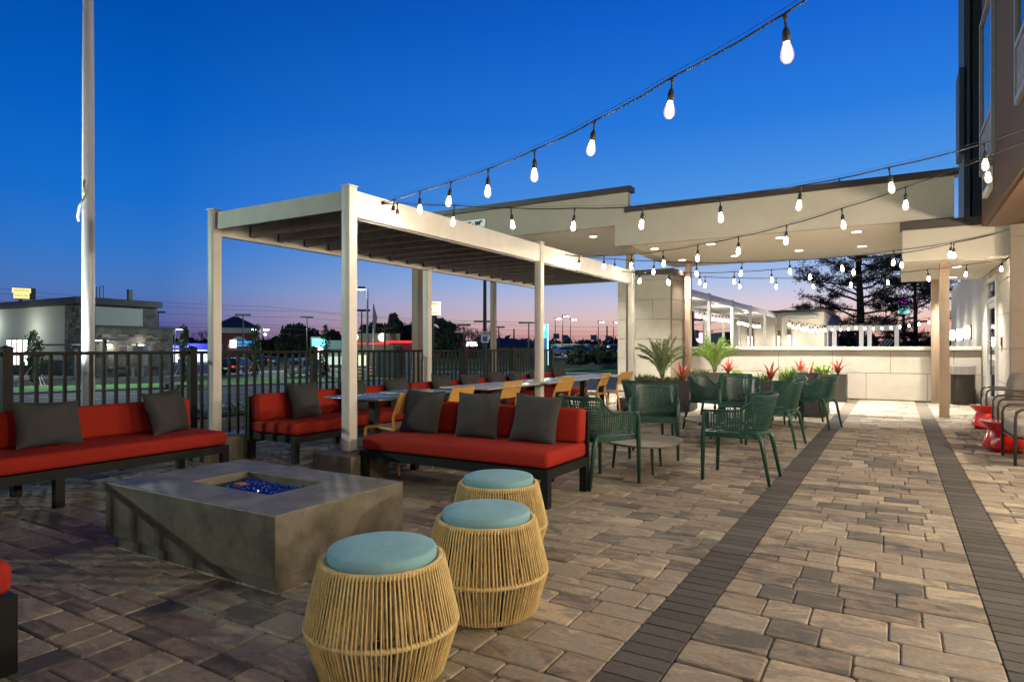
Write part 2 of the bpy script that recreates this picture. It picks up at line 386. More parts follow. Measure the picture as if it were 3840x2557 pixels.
def lay(cells, name, field, m, flat):
    vis = []; rest = []
    for c in cells:
        d = in_view((c[0]+c[2])/2, (c[1]+c[3])/2)
        (vis if d else rest).append(((c[2]-c[0])*(c[3]-c[1])/d**3 if d else 0, c))
    vis.sort(key=lambda t: -t[0]); rest += vis[300:]; vis = vis[:300]
    def geo(b, c):
        h = rnd.uniform(-.0025, .0025) if not flat else rnd.uniform(-.001, .001)
        return paver_geo(b, *c, h, (rnd.uniform(-.01, .01), rnd.uniform(-.012, .012)) if not flat else (0, 0), .013 if not flat else .004)
    for _, c in vis:
        b = MB(); k = geo(b, c); b.build(name, m, patio, attr=[rnd.random()]*k)
    b = MB(); at_ = []
    for _, c in rest: k = geo(b, c); at_ += [rnd.random()]*k
    o = b.build(field, m, patio, attr=at_); o['kind'] = 'stuff'
lay(lay_cells(), 'paver', 'paver_field', M['paver'], False)
lay(band_cells(), 'border_brick', 'border_brick_field', M['bandbrick'], True)

# lawn strips, kerbs, bank
def strip(name, x0, x1, y0, y1, m, lift, kind='structure'): return sheet(name, seq(x0, x1, 4), seq(y0, y1, 4), m, lift, kind)
strip('lawn_strip', -45, -33.6, -25, 44, M['grass'], -.0, 'structure')
strip('lawn_strip', -49, -45, 30, 47, M['grass'], .004, 'structure')
strip('far_drive_paving', -74, -66, -10, 33, M['kerb'], -.03)
def kerb(x0, y0, x1, y1, w=.45, h=.12, name='kerb'):
    b = MB(); n = max(1, int(math.dist((x0, y0), (x1, y1))/3)); d = Vector((x1-x0, y1-y0, 0)).normalized(); p = Vector((-d.y, d.x, 0))*w/2
    for i in range(n):
        a = Vector((x0, y0, 0)).lerp(Vector((x1, y1, 0)), i/n); c = Vector((x0, y0, 0)).lerp(Vector((x1, y1, 0)), (i+1)/n)
        q = len(b.v)
        for u in (a-p, a+p, c+p, c-p):
            b.v.append((u.x, u.y, tz(u.x, u.y)-.1)); 
        for u in (a-p, a+p, c+p, c-p): b.v.append((u.x, u.y, tz(u.x, u.y)-.06+h))
        b.f += [tuple(q+i_ for i_ in f) for f in ((4,5,6,7),(0,1,5,4),(1,2,6,5),(2,3,7,6),(3,0,4,7))]
    return struct(b.build(name, M['kerb']))
kerb(-33.3, -25, -33.3, 44, .9, .1)
kerb(-33.3, 44, -46, 50, .6); kerb(-50, 57, -8, 67.5, 1.6, .1); kerb(-66, -10, -66, 33, .8)
kerb(-60, 36, -62, 62, .7); kerb(-62, 58, -52, 62, .7)
# far verge, bank and meadow on the north west
bankb = MB(); n0 = 0
def slab4(name, pts, m, z):
    b = MB(); b.v = [(x, y, z) for x, y in pts]; b.f = [(0, 1, 2, 3)]; return struct(b.build(name, m))
sheet('verge_lawn', seq(-62, 6, 4), seq(68.2, 76, 4), M['grass'], .02)
br = random.Random(4); b = MB(); xs = seq(-75, 6, 1.6); rows = ((76, .0), (77, .25), (79, .9), (80.5, 1.05), (84, 1.1), (96, .95), (120, .9))
for y, z in rows:
    for x in xs: b.v.append((x, y + br.uniform(-.5, .5), -1.5 + z*br.uniform(.8, 1.15)))
for j in range(len(rows)-1):
    for i in range(len(xs)-1): q = j*len(xs)+i; b.f.append((q, q+1, q+1+len(xs), q+len(xs)))
struct(b.build('earth_bank', M['bank'], smooth=True))
sheet('verge_lawn', seq(-100, -54, 5), seq(60, 66, 3), M['weeds'], -.02)
sheet('road_verge', seq(-128, -76, 6), seq(64, 96, 6), M['grass'], -.03)
# bay lines painted on the car park
b = MB()
for i in range(12):
    y = -3 + i*3.0
    for xa in (-29.5, -20.5):
        for k in range(3):
            x = xa + k*1.7; z = [tz(px, py) for px, py in ((x, y), (x+1.7, y), (x+1.7, y+.12), (x, y+.12))]
            b.poly([(x, y, z[0]-.054), (x+1.7, y, z[1]-.054), (x+1.7, y+.12, z[2]-.054), (x, y+.12, z[3]-.054)])
for x in (-24.4,):
    for k in range(20):
        y = -6 + k*2; b.poly([(x, y, tz(x, y)-.054), (x+.12, y, tz(x+.12, y)-.054), (x+.12, y+2, tz(x+.12, y+2)-.054), (x, y+2, tz(x, y+2)-.054)])
for x, y in ((-24, 52), (-28, 53), (-32, 54), (-20, 51), (-36, 55), (-16, 50)):
    b.poly([(x, y, tz(x, y)-.05), (x+.15, y, tz(x, y)-.05), (x+2.4, y+6, tz(x+2.4, y+6)-.05), (x+2.25, y+6, tz(x+2.2, y+6)-.05)])
tag(b.build('parking_lines', M['paint']), kind='structure')

# ================================================================== FENCE
FX = -7.0
def fence(y_list, label):
    t = thing('metal_fence', label, 'fence', (FX, y_list[0], 0))
    Y = [y - y_list[0] for y in y_list]
    for i, y in enumerate(Y):
        b = MB().box(-.04, y-.04, 0, .04, y+.04, 1.225).box(-.048, y-.048, 1.225, .048, y+.048, 1.238)
        b.v += [(-.046, y-.046, 1.238), (.046, y-.046, 1.238), (.046, y+.046, 1.238), (-.046, y+.046, 1.238), (0, y, 1.262)]
        n = len(b.v)-5; b.f += [(n, n+1, n+4), (n+1, n+2, n+4), (n+2, n+3, n+4), (n+3, n, n+4)]
        b.build('post', M['fence'], t)
    pk = MB().box(-.014, -.014, .05, .014, .014, 1.17).mesh('picket', M['fence'])
    for i in range(len(Y)-1):
        MB().box(-.022, Y[i]+.041, 1.165, .022, Y[i+1]-.041, 1.20).build('top_rail', M['fence'], t)
        MB().box(-.019, Y[i]+.041, .045, .019, Y[i+1]-.041, .085).build('bottom_rail', M['fence'], t)
        n = 14; st = (Y[i+1]-Y[i]) / (n+1)
        for k in range(1, n+1):
            o = bpy.data.objects.new('picket', pk); C.objects.link(o); o.parent = t; o.location = (0, Y[i]+k*st, 0)
fence([-2.75+1.81*i for i in range(10)], 'black metal picket fence with square posts along the patio edge')

# pansy bed beyond the fence
t = thing('flower_bed', 'low kerbed flower bed of white pansies just outside the fence', 'flower bed', (-9.6, 8.3, 0))
MB().box(-.5, -2.6, -.2, .5, 4.5, .13).build('bed_kerb', M['kerb'], t)
MB().box(-.38, -2.45, .13, .38, 4.38, .16).build('bed_soil', M['soil'], t)
r_ = random.Random(3); fl = MB(); lf = MB()
for i in range(420):
    x, y = r_.uniform(-.36, .36), r_.uniform(-2.4, 4.3); z = .17 + r_.uniform(0, .14); s = r_.uniform(.03, .055)
    for k in range(4):
        a = r_.uniform(0, 6.28); lf.poly([(x, y, z-.06), (x+s*1.3*math.cos(a), y+s*1.3*math.sin(a), z-.03), (x+s*1.6*math.cos(a+.6), y+s*1.6*math.sin(a+.6), z-.01)])
    if r_.random() < .55:
        for k in range(5):
            a = k*1.257; fl.poly([(x, y, z+.01), (x+s*math.cos(a), y+s*math.sin(a), z+.03), (x+s*math.cos(a+1.2), y+s*math.sin(a+1.2), z+.025)])
tag(lf.build('pansy_leaves', M['leaf2'], t), kind='stuff'); tag(fl.build('pansy_flowers', M['white_flower'], t), kind='stuff')

# ================================================================== PERGOLAS
def pergola(x0, x1, ys, label, slat0, slat_step, plinth=True, group=None, post_m=None, detail=True):
    """x0/x1 outer faces of the two post rows, ys front faces of the posts"""
    t = thing('pergola', label, 'pergola', ((x0+x1)/2, ys[0], 0 if plinth else .41), group=group)
    hw = (x1-x0)/2; Y = [y - ys[0] for y in ys]; w = .11; pm = post_m or M['cream']
    zb = .25 if plinth else -.41
    def post(px, y):
        b = MB().rbox(px, y, zb, px+w, y+w, 2.785, .012, 2); o = b.build('post', pm, t, smooth=40)
        MB().box(px-.006, y-.006, 2.786, px+w+.006, y+w+.006, 2.796).build('post_cap', pm, o)
        return o
    for y in Y:
        for px in (-hw, hw-w):
            post(px, y)
            if plinth:
                MB().rbox(px-.15, y-.22, -.02, px+w+.24 if px > 0 else px+w+.22, y+.30, .25, .012, 2).build('plinth', M['concrete'], t, smooth=40)
    for i in range(len(Y)-1):
        for px, side in ((-hw+.012, -1), (hw-w+.012, 1)):
            MB().rbox(px, Y[i]+w+.001, 2.50, px+w-.024, Y[i+1]-.001, 2.757, .01, 2).build('beam', pm, t, smooth=40)
            if detail:
                xx = px-.004 if side > 0 else px+w-.024
                MB().box(xx, Y[i]+w+.05, 2.490, xx+.03, Y[i+1]-.05, 2.499).build('beam_seal', M['louvre'], t)
    end = Y[-1]
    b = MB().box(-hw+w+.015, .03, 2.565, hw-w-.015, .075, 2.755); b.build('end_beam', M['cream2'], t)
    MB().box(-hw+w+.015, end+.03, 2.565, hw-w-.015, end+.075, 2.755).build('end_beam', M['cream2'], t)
    for px in (-hw+w+.001, hw-w-.013): MB().box(px, .022, 2.57, px+.012, .028, 2.75).build('end_bracket', M['louvre'], t)
    sl = MB().box(-hw+w+.02, -.03, 2.545, hw-w-.02, .03, 2.66).mesh('roof_slat', M['louvre'])
    ce = MB().box(-.012, -.034, 2.54, .006, .034, 2.665).mesh('slat_end_cap', M['black'])
    y = slat0 - ys[0]
    while y < end - .05:
        o = bpy.data.objects.new('roof_slat', sl); C.objects.link(o); o.parent = t; o.location = (0, y, 0)
        c = bpy.data.objects.new('slat_end_cap', ce); C.objects.link(c); c.parent = o; c.location = (-hw+w+.018, 0, 0)
        y += slat_step
    MB().box(-hw+w+.015, .09, 2.68, hw-w-.015, end+.02, 2.70).build('roof_deck', M['louvre'], t)
    return t
M['cream2'] = mat('darker_cream_paint', (.40, .38, .32), .5, var=.1, scale=4, bump=.1)  # darker cream for the pergola end beams
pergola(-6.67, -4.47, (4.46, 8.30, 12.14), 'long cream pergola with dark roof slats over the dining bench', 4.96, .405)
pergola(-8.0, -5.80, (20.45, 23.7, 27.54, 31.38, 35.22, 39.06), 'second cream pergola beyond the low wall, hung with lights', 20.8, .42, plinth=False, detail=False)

# ================================================================== WALLS
def panelled(t, y, x0, x1, rows, widths, off, m, th=.03, face='-y'):
    """cast panels standing proud of a core wall; y is the face plane"""
    for ri, (z0, z1) in enumerate(rows):
        x = x0; k = 0; first = off[ri % len(off)]
        while x < x1 - .02:
            w = first if k == 0 else widths; k += 1; e = min(x+w, x1)
            g_ = .006
            if face == '-y': MB().box(x+g_, y-th, z0+g_, e-g_, y-.001, z1-g_).build('stone_panel', m, t)
            elif face == '+x': MB().box(y+.001, x+g_, z0+g_, y+th, e-g_, z1-g_).build('stone_panel', m, t)
            else: MB().box(y-th, x+g_, z0+g_, y-.001, e-g_, z1-g_).build('stone_panel', m, t)
            x = e
t = thing('garden_wall', 'low cream panelled wall closing the far end of the patio', 'wall', (0, 17.4, 0))
MB().box(-4.83, .04, 0, 1.6, .30, 1.17).build('wall_core', M['taupe_wall'], t)
panelled(t, .04, -4.83, 1.6, ((.02, .64), (.64, 1.16)), 1.22, (.55, 1.05), M['panel'])
MB().rbox(-4.83, -.06, 1.17, 1.6, .38, 1.262, .012, 2).build('capstone', M['capstone'], t, smooth=40)
# pier
t = thing('masonry_pier', 'tall cream panelled pier with a bronze cap at the end of the low wall', 'pier', (-5.57, 15.9, 0))
MB().box(-.71, .03, 0, .70, 1.5, 3.1).build('pier_core', M['taupe_wall'], t)
zr = [0, .46, .96, 1.46, 1.96, 2.46, 2.96, 3.1]
panelled(t, .03, -.71, .70, list(zip(zr[:-1], zr[1:])), .95, (.95, .5), M['panel'])
panelled(t, .70, .03, 1.48, list(zip(zr[:-1], zr[1:])), .9, (1.5,), M['taupe_wall'], face='+x')
MB().box(-.80, -.10, 3.1, .80, 1.5, 3.22).build('pier_cap', M['brown_cap'], t)

# ================================================================== CANOPIES
t = thing('entrance_canopy', 'big stepped tan canopy with dark coping across the far end', 'canopy', (0, 13.5, 0))
MB().box(-5.1, 0, 3.5, .86, .16, 4.22).build('canopy_fascia', M['stucco'], t); MB().box(-5.1, .161, 3.5, .86, 4.5, 3.58).build('canopy_ceiling', M['ceiling'], t)
MB().box(-5.16, -.05, 4.22, .92, .24, 4.34).build('coping', M['brown_cap'], t)
MB().box(.78, .161, 3.581, .86, 4.5, 4.22).build('canopy_side', M['stucco'], t)
MB().box(-13.6, .02, 3.97, -5.101, .18, 4.68).build('raised_fascia', M['stucco'], t); MB().box(-13.6, .181, 3.97, -5.401, 4.5, 4.05).build('raised_ceiling', M['ceiling'], t)
MB().box(-5.40, .0, 3.501, -5.101, 4.5, 3.969).build('canopy_step', M['stucco'], t)
MB().box(-13.6, -.05, 4.68, -5.02, .24, 4.80).build('coping', M['brown_cap'], t)
MB().box(-9.55, -.005, 4.27, -8.85, .018, 4.47).build('clearance_plate', M['pole'], t)
def spot_in(x, y, z, e, par, r=.09, far=False):
    o = MB().lathe([(r+.02, 0), (r+.02, -.006), (r, -.008)], 20, (x, y, z)).build('downlight_trim', M['capstone'], par)
    MB().lathe([(r, -.0085), (.001, -.0085)], 20, (x, y, z), cap=False).build('downlight_lens', M['downlight'], o)
    return o
CX = t
for x, y, z in ((-3.48, 14.28, 3.5), (-3.42, 16.41, 3.5), (-1.95, 16.29, 3.5), (-.67, 14.24, 3.5), (-.66, 16.32, 3.5), (-2.05, 14.2, 3.5), (-4.75, 14.3, 3.5), (-4.75, 16.5, 3.5), (-6.4, 14.6, 3.97), (-6.4, 16.6, 3.97), (-8.2, 14.6, 3.97), (-8.2, 16.6, 3.97)):
    spot_in(x, y-13.5, z, 1, t)
    lamp('canopy_downlight', (x, y, z-.05), 'SPOT', WARMW, 900 if x > -5 else 600, .08, (0, 0, 0), 92, .9)
t2 = thing('side_canopy', 'lower tan canopy with bronze coping over the hotel side door', 'canopy', (0, 13.3, 0))
MB().box(.09, 0, 2.75, 1.60, .14, 3.30).box(.09, .14, 2.82, .17, 4.1, 3.30).build('canopy_fascia', M['stucco'], t2); MB().box(.09, .141, 2.75, 1.60, 4.1, 2.819).build('canopy_ceiling', M['ceiling'], t2)
MB().box(.05, -.05, 3.30, 1.60, .2, 3.44).build('coping', M['brown_cap'], t2)
for x, y in ((.95, 14.55), (1.02, 16.7)):
    spot_in(x, y-13.3, 2.75, 1, t2); lamp('side_canopy_downlight', (x, y, 2.70), 'SPOT', WARMW, 520, .07, (0, 0, 0), 96, .9)
def column(x, y, h, label, m='taupe_col', s=.075):
    return tag(MB().rbox(-s, -s, 0, s, s, h, .008, 2).build('canopy_column', M[m], smooth=40, loc=(x, y, 0)), label, 'column', 'square columns holding up the canopies')
column(.73, 13.72+.08, 2.748, 'taupe column in front of the grey bin, nearest of the right pair')
column(.74, 17.22, 2.748, 'taupe column against the low wall just left of the bin')
column(-5.12, 13.72, 3.499, 'taupe column rising behind the far corner post of the pergola')
column(-4.70, 16.9, 3.499, 'taupe column beside the cream panelled pier')
column(-12.66, 15.5, 3.969, 'taupe column beyond the fence, behind the middle of the pergola', s=.12)
column(-10.97, 17.2, 3.969, 'taupe column beyond the fence with a pale side, right of the lamp pole', s=.075)

# ================================================================== HOTEL
h = thing('hotel_building', 'brown stucco hotel block overhanging the patio on the right', 'building', (1.2, 0, 0))
b = MB().box(0, -9, 3.22, 12, 13, 16); b.build('upper_wall', M['brown_wall'], h)
MB().box(.06, -8.9, 3.20, 11.9, 12.94, 3.219).build('overhang_soffit', M['soffit'], h)
# side door wall
MB().box(.43, 12.9, 0, .6, 14.78, 3.199).box(.43, 16.12, 0, .6, 27, 2.75).box(.43, 14.78, 2.62, .6, 16.12, 2.75).box(.43, 13.1, 2.75, .6, 27, 3.2).build('side_wall', M['stucco2'] if 'stucco2' in M else M['stucco'], h)
panelled(h, .43, 12.92, 14.76, ((.02, .62), (.62, 1.22), (1.22, 1.82), (1.82, 2.42), (2.42, 2.74)), 1.9, (1.9,), M['panel'], .02, face='-x')
panelled(h, .43, 16.14, 17.3, ((.02, .62), (.62, 1.22), (1.22, 1.82), (1.82, 2.42), (2.42, 2.74)), 1.9, (1.9,), M['panel'], .02, face='-x')
MB().box(.35, 12.88, 0, 1.9, 12.90, 3.199).build('return_wall', M['taupe_wall'], h)
panelled(h, 12.88, .35, 1.9, ((.02, .62), (.62, 1.22), (1.22, 1.82), (1.82, 2.42), (2.42, 3.0), (3.0, 3.19)), 1.6, (1.6,), M['taupe_wall'], .02)
MB().box(1.9, -9, 0, 2.2, 12.86, 3.199).build('recessed_wall', M['taupe_wall'], h)
# glazed door
d = MB().box(.37, 14.80, 0, .43, 14.88, 2.6).box(.37, 16.02, 0, .43, 16.10, 2.6).box(.37, 14.88, 2.52, .43, 16.02, 2.6).box(.37, 14.88, 2.12, .43, 16.02, 2.2).build('door_frame', M['white_metal'], h)
dl = MB().box(.385, 14.9, .02, .425, 15.0, 2.11).box(.385, 15.9, .02, .425, 16.0, 2.11).box(.385, 15.0, .02, .425, 15.9, .22).box(.385, 15.0, 1.0, .425, 15.9, 1.1).box(.385, 15.0, 2.0, .425, 15.9, 2.11).build('glazed_door', M['white_metal'], h)
MB().box(.40, 15.0, .22, .41, 15.9, 1.0).box(.40, 15.0, 1.1, .41, 15.9, 2.0).build('door_pane', M['glass'], dl)
MB().tube([(.36, 15.05, .7), (.33, 15.05, .75), (.33, 15.05, 1.55), (.36, 15.05, 1.6)], .012, 8).build('door_handle', M['black'], dl)
MB().box(.40, 14.88, 2.2, .41, 16.02, 2.52).build('transom_pane', M['glass'], h)
o = MB().rbox(.385, 14.2, 1.28, .41, 14.32, 1.43, .01, 2).box(.395, 14.25, 1.16, .405, 14.27, 1.28).build('door_intercom', M['brown_cap'], h)
# windows of the overhanging storeys
for y0, y1, z0, z1 in ((11.3, 12.85, 4.0, 6.45), (6.6, 9.25, 4.0, 6.45), (11.3, 12.85, 7.6, 10.0), (6.6, 9.25, 7.6, 10.0), (1.5, 4.4, 4.0, 6.45)):
    f = MB().box(-.05, y0, z0, -.001, y0+.07, z1).box(-.05, y1-.07, z0, -.001, y1, z1).box(-.05, y0+.07, z1-.07, -.001, y1-.07, z1).box(-.05, y0+.07, z0, -.001, y1-.07, z0+.07).box(-.05, y0+.07, z0+.62, -.001, y1-.07, z0+.68).build('window', M['greypole'], h)
    MB().box(-.02, y0+.07, z0+.68, -.002, y1-.07, z1-.07).build('pane', M['glass'], f)
    lv = MB()
    for k in range(9): lv.box(-.035, y0+.08, z0+.09+k*.058, -.01, y1-.08, z0+.125+k*.058)
    lv.build('vent_grille', M['greypole'], f)
v = MB().rbox(-.07, 11.5, 3.52, -.001, 12.2, 3.86, .01, 2).build('exhaust_vent', M['white_metal'], h)
MB().box(-.075, 11.6, 3.60, -.071, 12.1, 3.78).build('vent_opening', M['black'], v)
# farther slate wing
w = thing('hotel_wing', 'dark slate clad hotel wing rising behind the canopy', 'building', (1.40, 19, 0))
MB().box(.12, 0, 3.3, 8, 1.6, 17).build('wing_wall', M['slate_wall'], w)
MB().box(.0, -.05, 3.3, .119, 1.6, 17).build('corner_trim', M['wing_trim'], w)
MB().box(-.10, -.1, 5.9, -.001, .9, 8.0).build('wall_band', M['wing_trim'], w)
MB().box(.3, -3.5, 3.45, .9, -2.9, 4.0).build('roof_unit', M['black'], w)
# wall sconces of the recessed terrace wall (right of the picture)
sc = None
SL = ('warm wall sconce on the recessed terrace wall, nearest the camera', 'warm wall sconce on the recessed terrace wall, second from the camera', 'warm wall sconce on the recessed terrace wall behind the grey chairs', 'warm wall sconce on the recessed terrace wall by the return wall')
for y, lb in zip(SCONCE_Y, SL):
    t = thing('wall_sconce', lb, 'wall lamp', (3.1, y, 2.35), group='sconces on the terrace wall')
    MB().box(-.03, -.08, -.2, -.001, .08, .2).build('back_plate', M['brown_cap'], t)
    MB().box(-.09, -.06, .17, -.03, .06, .19).build('lamp_cap', M['brown_cap'], t)
# ================================================================== SEATING
def pillow_mb(w=.45, h=.43, th=.17, seed=0):
    r_ = random.Random(seed); b = MB(); n = 14; ph = [r_.uniform(0, 6.28) for _ in range(6)]
    def pt(i, j, s):
        u, v = -1+2*i/n, -1+2*j/n
        pin = 1 - .075*(1-v*v)*abs(u) - 0; pin2 = 1 - .075*(1-u*u)*abs(v)
        x = u*w/2*(1-.10*(1-abs(u)**6)*0)*(1 - .09*(1-v*v)*u*u); z = v*h/2*(1 - .09*(1-u*u)*v*v)
        f = (1-abs(u)**2.6)*(1-abs(v)**2.6)
        wr = .018*math.sin(7*u+3*v+ph[0])*(abs(u)**2)+.016*math.sin(9*v-4*u+ph[1])*(abs(v)**2)
        y = s*(th/2*max(0, f)**.55 + (wr*max(0, f)**.3 if s else 0) + .004)
        y += -.03*v*v*.0
        return (x, y, z)
    for s in (1, -1):
        q = len(b.v)
        for j in range(n+1):
            for i in range(n+1): b.v.append(pt(i, j, s))
        for j in range(n):
            for i in range(n):
                a = q+j*(n+1)+i; f = (a, a+1, a+n+2, a+n+1); b.f.append(f if s < 0 else f[::-1])
    # seam edge
    m = (n+1)*(n+1)
    for k in range(n):
        for a, c in ((k, k+1), (n*(n+1)+k+1, n*(n+1)+k), ((k+1)*(n+1), k*(n+1)), (k*(n+1)+n, (k+1)*(n+1)+n)):
            b.f.append((a, c, m+c, m+a))
    return b
PIL = [pillow_mb(seed=i).mesh('scatter_cushion', M['grey_pillow'], smooth=60) for i in range(4)]
PILW = pillow_mb(.54, .39, .15, 9).mesh('scatter_cushion', M['grey_pillow'], smooth=60)
def pillow(loc, rz, label, lean=-14, roll=0, mesh=0, tilt=0):
    o = bpy.data.objects.new('scatter_cushion', PIL[mesh] if mesh >= 0 else PILW); C.objects.link(o)
    o.rotation_euler = (Matrix.Rotation(R(rz), 3, 'Z') @ Matrix.Rotation(R(lean), 3, 'X') @ Matrix.Rotation(R(roll), 3, 'Y')).to_euler()
    o.location = loc
    return tag(o, label, 'cushion', 'charcoal cushions on the red sofas')

def sofa(L_, label, loc, rz, backs, back_to=None, leg_x=None, end_post=(True, True), group='red cushioned benches'):
    """local: length along +x from 0 to L_, seat faces -y, back at +y (depth .8)"""
    D_ = .78; t = thing('sofa', label, 'sofa', loc, R(rz), group)
    f = MB().box(0, 0, .225, L_, .065, .298).box(0, D_-.065, .225, L_, D_, .298).box(0, .065, .225, .065, D_-.065, .298).box(L_-.065, .065, .225, L_, D_-.065, .298)
    for k in range(1, int(L_/.35)): f.box(k*.35-.02, .065, .25, k*.35+.02, D_-.065, .285)
    f.build('seat_frame', M['frame'], t)
    for x in (leg_x or (0, L_-.065)):
        for y in (0, D_-.065): MB().box(x, y, 0, x+.065, y+.065, .2245).build('leg', M['frame'], t)
    b0, b1 = back_to or (0, L_)
    bf = MB().box(b0, D_-.035, .299, b0+.05, D_, .69).box(b1-.05, D_-.035, .299, b1, D_, .69).box(b0+.05, D_-.03, .645, b1-.05, D_-.002, .69).box(b0+.05, D_-.03, .40, b1-.05, D_-.002, .44)
    bf.build('back_frame', M['frame'], t)
    c = backs; xs_ = [L_*i/c for i in range(c+1)]
    for i in range(c):
        MB().rbox(xs_[i]+.006, .008, .302, xs_[i+1]-.006, D_-.045, .43, .035, 3).build('seat_cushion', M['red'], t, smooth=50)
        xa, xb = xs_[i]+.006, xs_[i+1]-.006; yb = D_-.045
        MB().tube([(xa+.03, .0075, .362), (xb-.03, .0075, .362), (xb-.004, .03, .362), (xb-.0005, yb-.03, .362)], .0035, 5).build('piping', M['red'], t.children[-1])
    n = max(1, round((b1-b0)/1.25)); xs_ = [b0+(b1-b0)*i/n for i in range(n+1)]
    for i in range(n):
        s = MB(); s.rbox(xs_[i]+.008, -.075, 0, xs_[i+1]-.008, .075, .295, .035, 3)
        s.xf(Matrix.Translation((0, D_-.125, .425)) @ Matrix.Rotation(R(-6), 4, 'X')); s.build('back_cushion', M['red'], t, smooth=50)
    return t
# sofa facing the fire pit from the far side (runs along x)
sofa(1.95, 'red bench sofa with three upright cushions, behind the fire pit', (-4.24, 4.36, 0), 0, 1, back_to=(.10, 1.95))
for x, lb, m_, rl in ((-3.86, 'charcoal cushion on the left end of the centre red sofa', 0, 2), (-3.22, 'charcoal cushion in the middle of the centre red sofa', 1, -2), (-2.62, 'charcoal cushion at the right end of the centre red sofa', 2, 3)):
    pillow((x-.05, 4.86, .625), 3, lb, -16, rl, m_)
# sofas along the fence (face +x): local -y -> +x means rz=90
sofa(2.8, 'red bench sofa along the fence at the left edge, left of the fire pit', (-6.30+.0, 1.15, 0), 90, 1, leg_x=(0, 1.30, 2.735)).location = (-5.56, 1.15, 0)
pillow((-6.02, 2.60, .61), 90+8, 'charcoal cushion tipped sideways on the sofa left of the fire pit', -17, 3, -1)
pillow((-5.98, 3.58, .625), 90+14, 'charcoal cushion leaning on the right end of the sofa left of the fire pit', -16, -4, 3)
for y, l_, lb in ((4.66, 2.60, 'nearest module of the long red dining bench under the pergola'), (7.30, 2.48, 'middle module of the long red dining bench under the pergola'), (9.82, 2.40, 'farthest module of the long red dining bench under the pergola')):
    sofa(l_, lb, (-5.46, y, 0), 90, 1, leg_x=(0, l_/2-.03, l_-.065))
BP = [(5.20, -1, 0, 'charcoal cushion at the near end of the long dining bench'), (6.0, 0, 1, 'charcoal cushion behind the nearest cream pergola post'), (6.85, -3, 2, 'charcoal cushion behind the first dining table'),
      (7.85, 4, 3, 'charcoal cushion lying low behind the second mustard chair'), (8.62, -4, 0, 'charcoal cushion standing tall above the dark dining table'), (9.42, 2, 1, 'charcoal cushion above the white dining table'),
      (10.08, 5, 2, 'charcoal cushion left of the middle pergola post'), (10.85, -3, 3, 'charcoal cushion just left of the second cream post'), (11.85, 3, 0, 'last charcoal cushion at the far end of the dining bench')]
for y, rl, m_, lb in BP: pillow((-5.93, y, .62), 90+rnd.uniform(-6, 10), lb, -15, rl, m_)
# sofa at the left bottom corner (runs to the left, faces +y)
t = sofa(1.95, 'red bench sofa cut off by the lower left corner, nearest the camera', (-2.88, 1.14, 0), 180, 1)

# ------------------------------------------------------------------ fire pit
t = thing('fire_pit', 'rectangular concrete fire pit table filled with blue glass', 'fire pit', (-3.49, 2.66, 0))
hx, hy = .80, .49; ix0, ix1, iy0, iy1 = -.36, .38, -.19, .22
MB().rbox(-hx, -hy, .055, hx, -.495+.10, .39, .006, 1) ; 
def ringblock(b, z0, z1, x0, x1, y0, y1, a0, a1, c0, c1):
    o_ = [(x0, y0), (x1, y0), (x1, y1), (x0, y1)]; i_ = [(a0, c0), (a1, c0), (a1, c1), (a0, c1)]; n = len(b.v)
    for z in (z0, z1): b.v += [(x, y, z) for x, y in o_] + [(x, y, z) for x, y in i_]
    for j in range(4):
        k = (j+1) % 4
        b.f += [(n+j, n+k, n+8+k, n+8+j), (n+4+k, n+4+j, n+12+j, n+12+k), (n+8+j, n+8+k, n+12+k, n+12+j), (n+k, n+j, n+4+j, n+4+k)]
    return b
o = ringblock(MB(), .06, .39, -hx, hx, -hy, hy, ix0, ix1, iy0, iy1).build('table_body', M['concrete'], t)
bv = o.modifiers.new('bevel', 'BEVEL'); bv.width = .006; bv.segments = 2
MB().box(-hx+.13, -hy+.012, 0, hx-.012, hy-.1, .059).build('plinth_base', M['concrete'], t)
MB().box(ix0, iy0, .26, ix1, iy1, .30).build('burner_tray', M['black'], t)
MB().box(ix0+.02, iy0+.10, .301, ix0+.05, iy1-.02, .345).build('burner_guard', M['black'], t)
gl = bpy.data.materials.new('cobalt_glass'); gl.use_nodes = True; q = gl.node_tree.nodes['Principled BSDF']
q.inputs['Base Color'].default_value = (.01, .035, .30, 1); q.inputs['Roughness'].default_value = .06; q.inputs['Specular IOR Level'].default_value = 1; q.inputs['Coat Weight'].default_value = 1
r_ = random.Random(8); b = MB()
for i in range(1900):
    x, y = r_.uniform(ix0+.02, ix1-.02), r_.uniform(iy0+.02, iy1-.02)
    if x < ix0+.09 and r_.random() < .6: continue
    z = .315 + .030*r_.random() + .022*math.sin(x*9+2)*math.cos(y*11); s = r_.uniform(.007, .015); n = len(b.v)
    rot = Euler((r_.uniform(0, 6), r_.uniform(0, 6), 0)).to_matrix()
    for v in ((1,0,0),(-.8,.2,.1),(0,1,.2),(.1,-.9,0),(0,.1,.8),(.2,0,-1)):
        p = rot @ Vector(v) * s * r_.uniform(.8, 1.3); b.v.append((x+p.x, y+p.y, z+p.z))
    b.f += [tuple(n+k for k in f) for f in ((0,2,4),(2,1,4),(1,3,4),(3,0,4),(2,0,5),(1,2,5),(3,1,5),(0,3,5))]
tag(b.build('fire_glass', gl, t), kind='stuff')
MB().box(-.14, -.05, .345, -.07, .0, .375).build('igniter', mat('copper_igniter', (.7, .18, .06), .3, metal=.7), t)

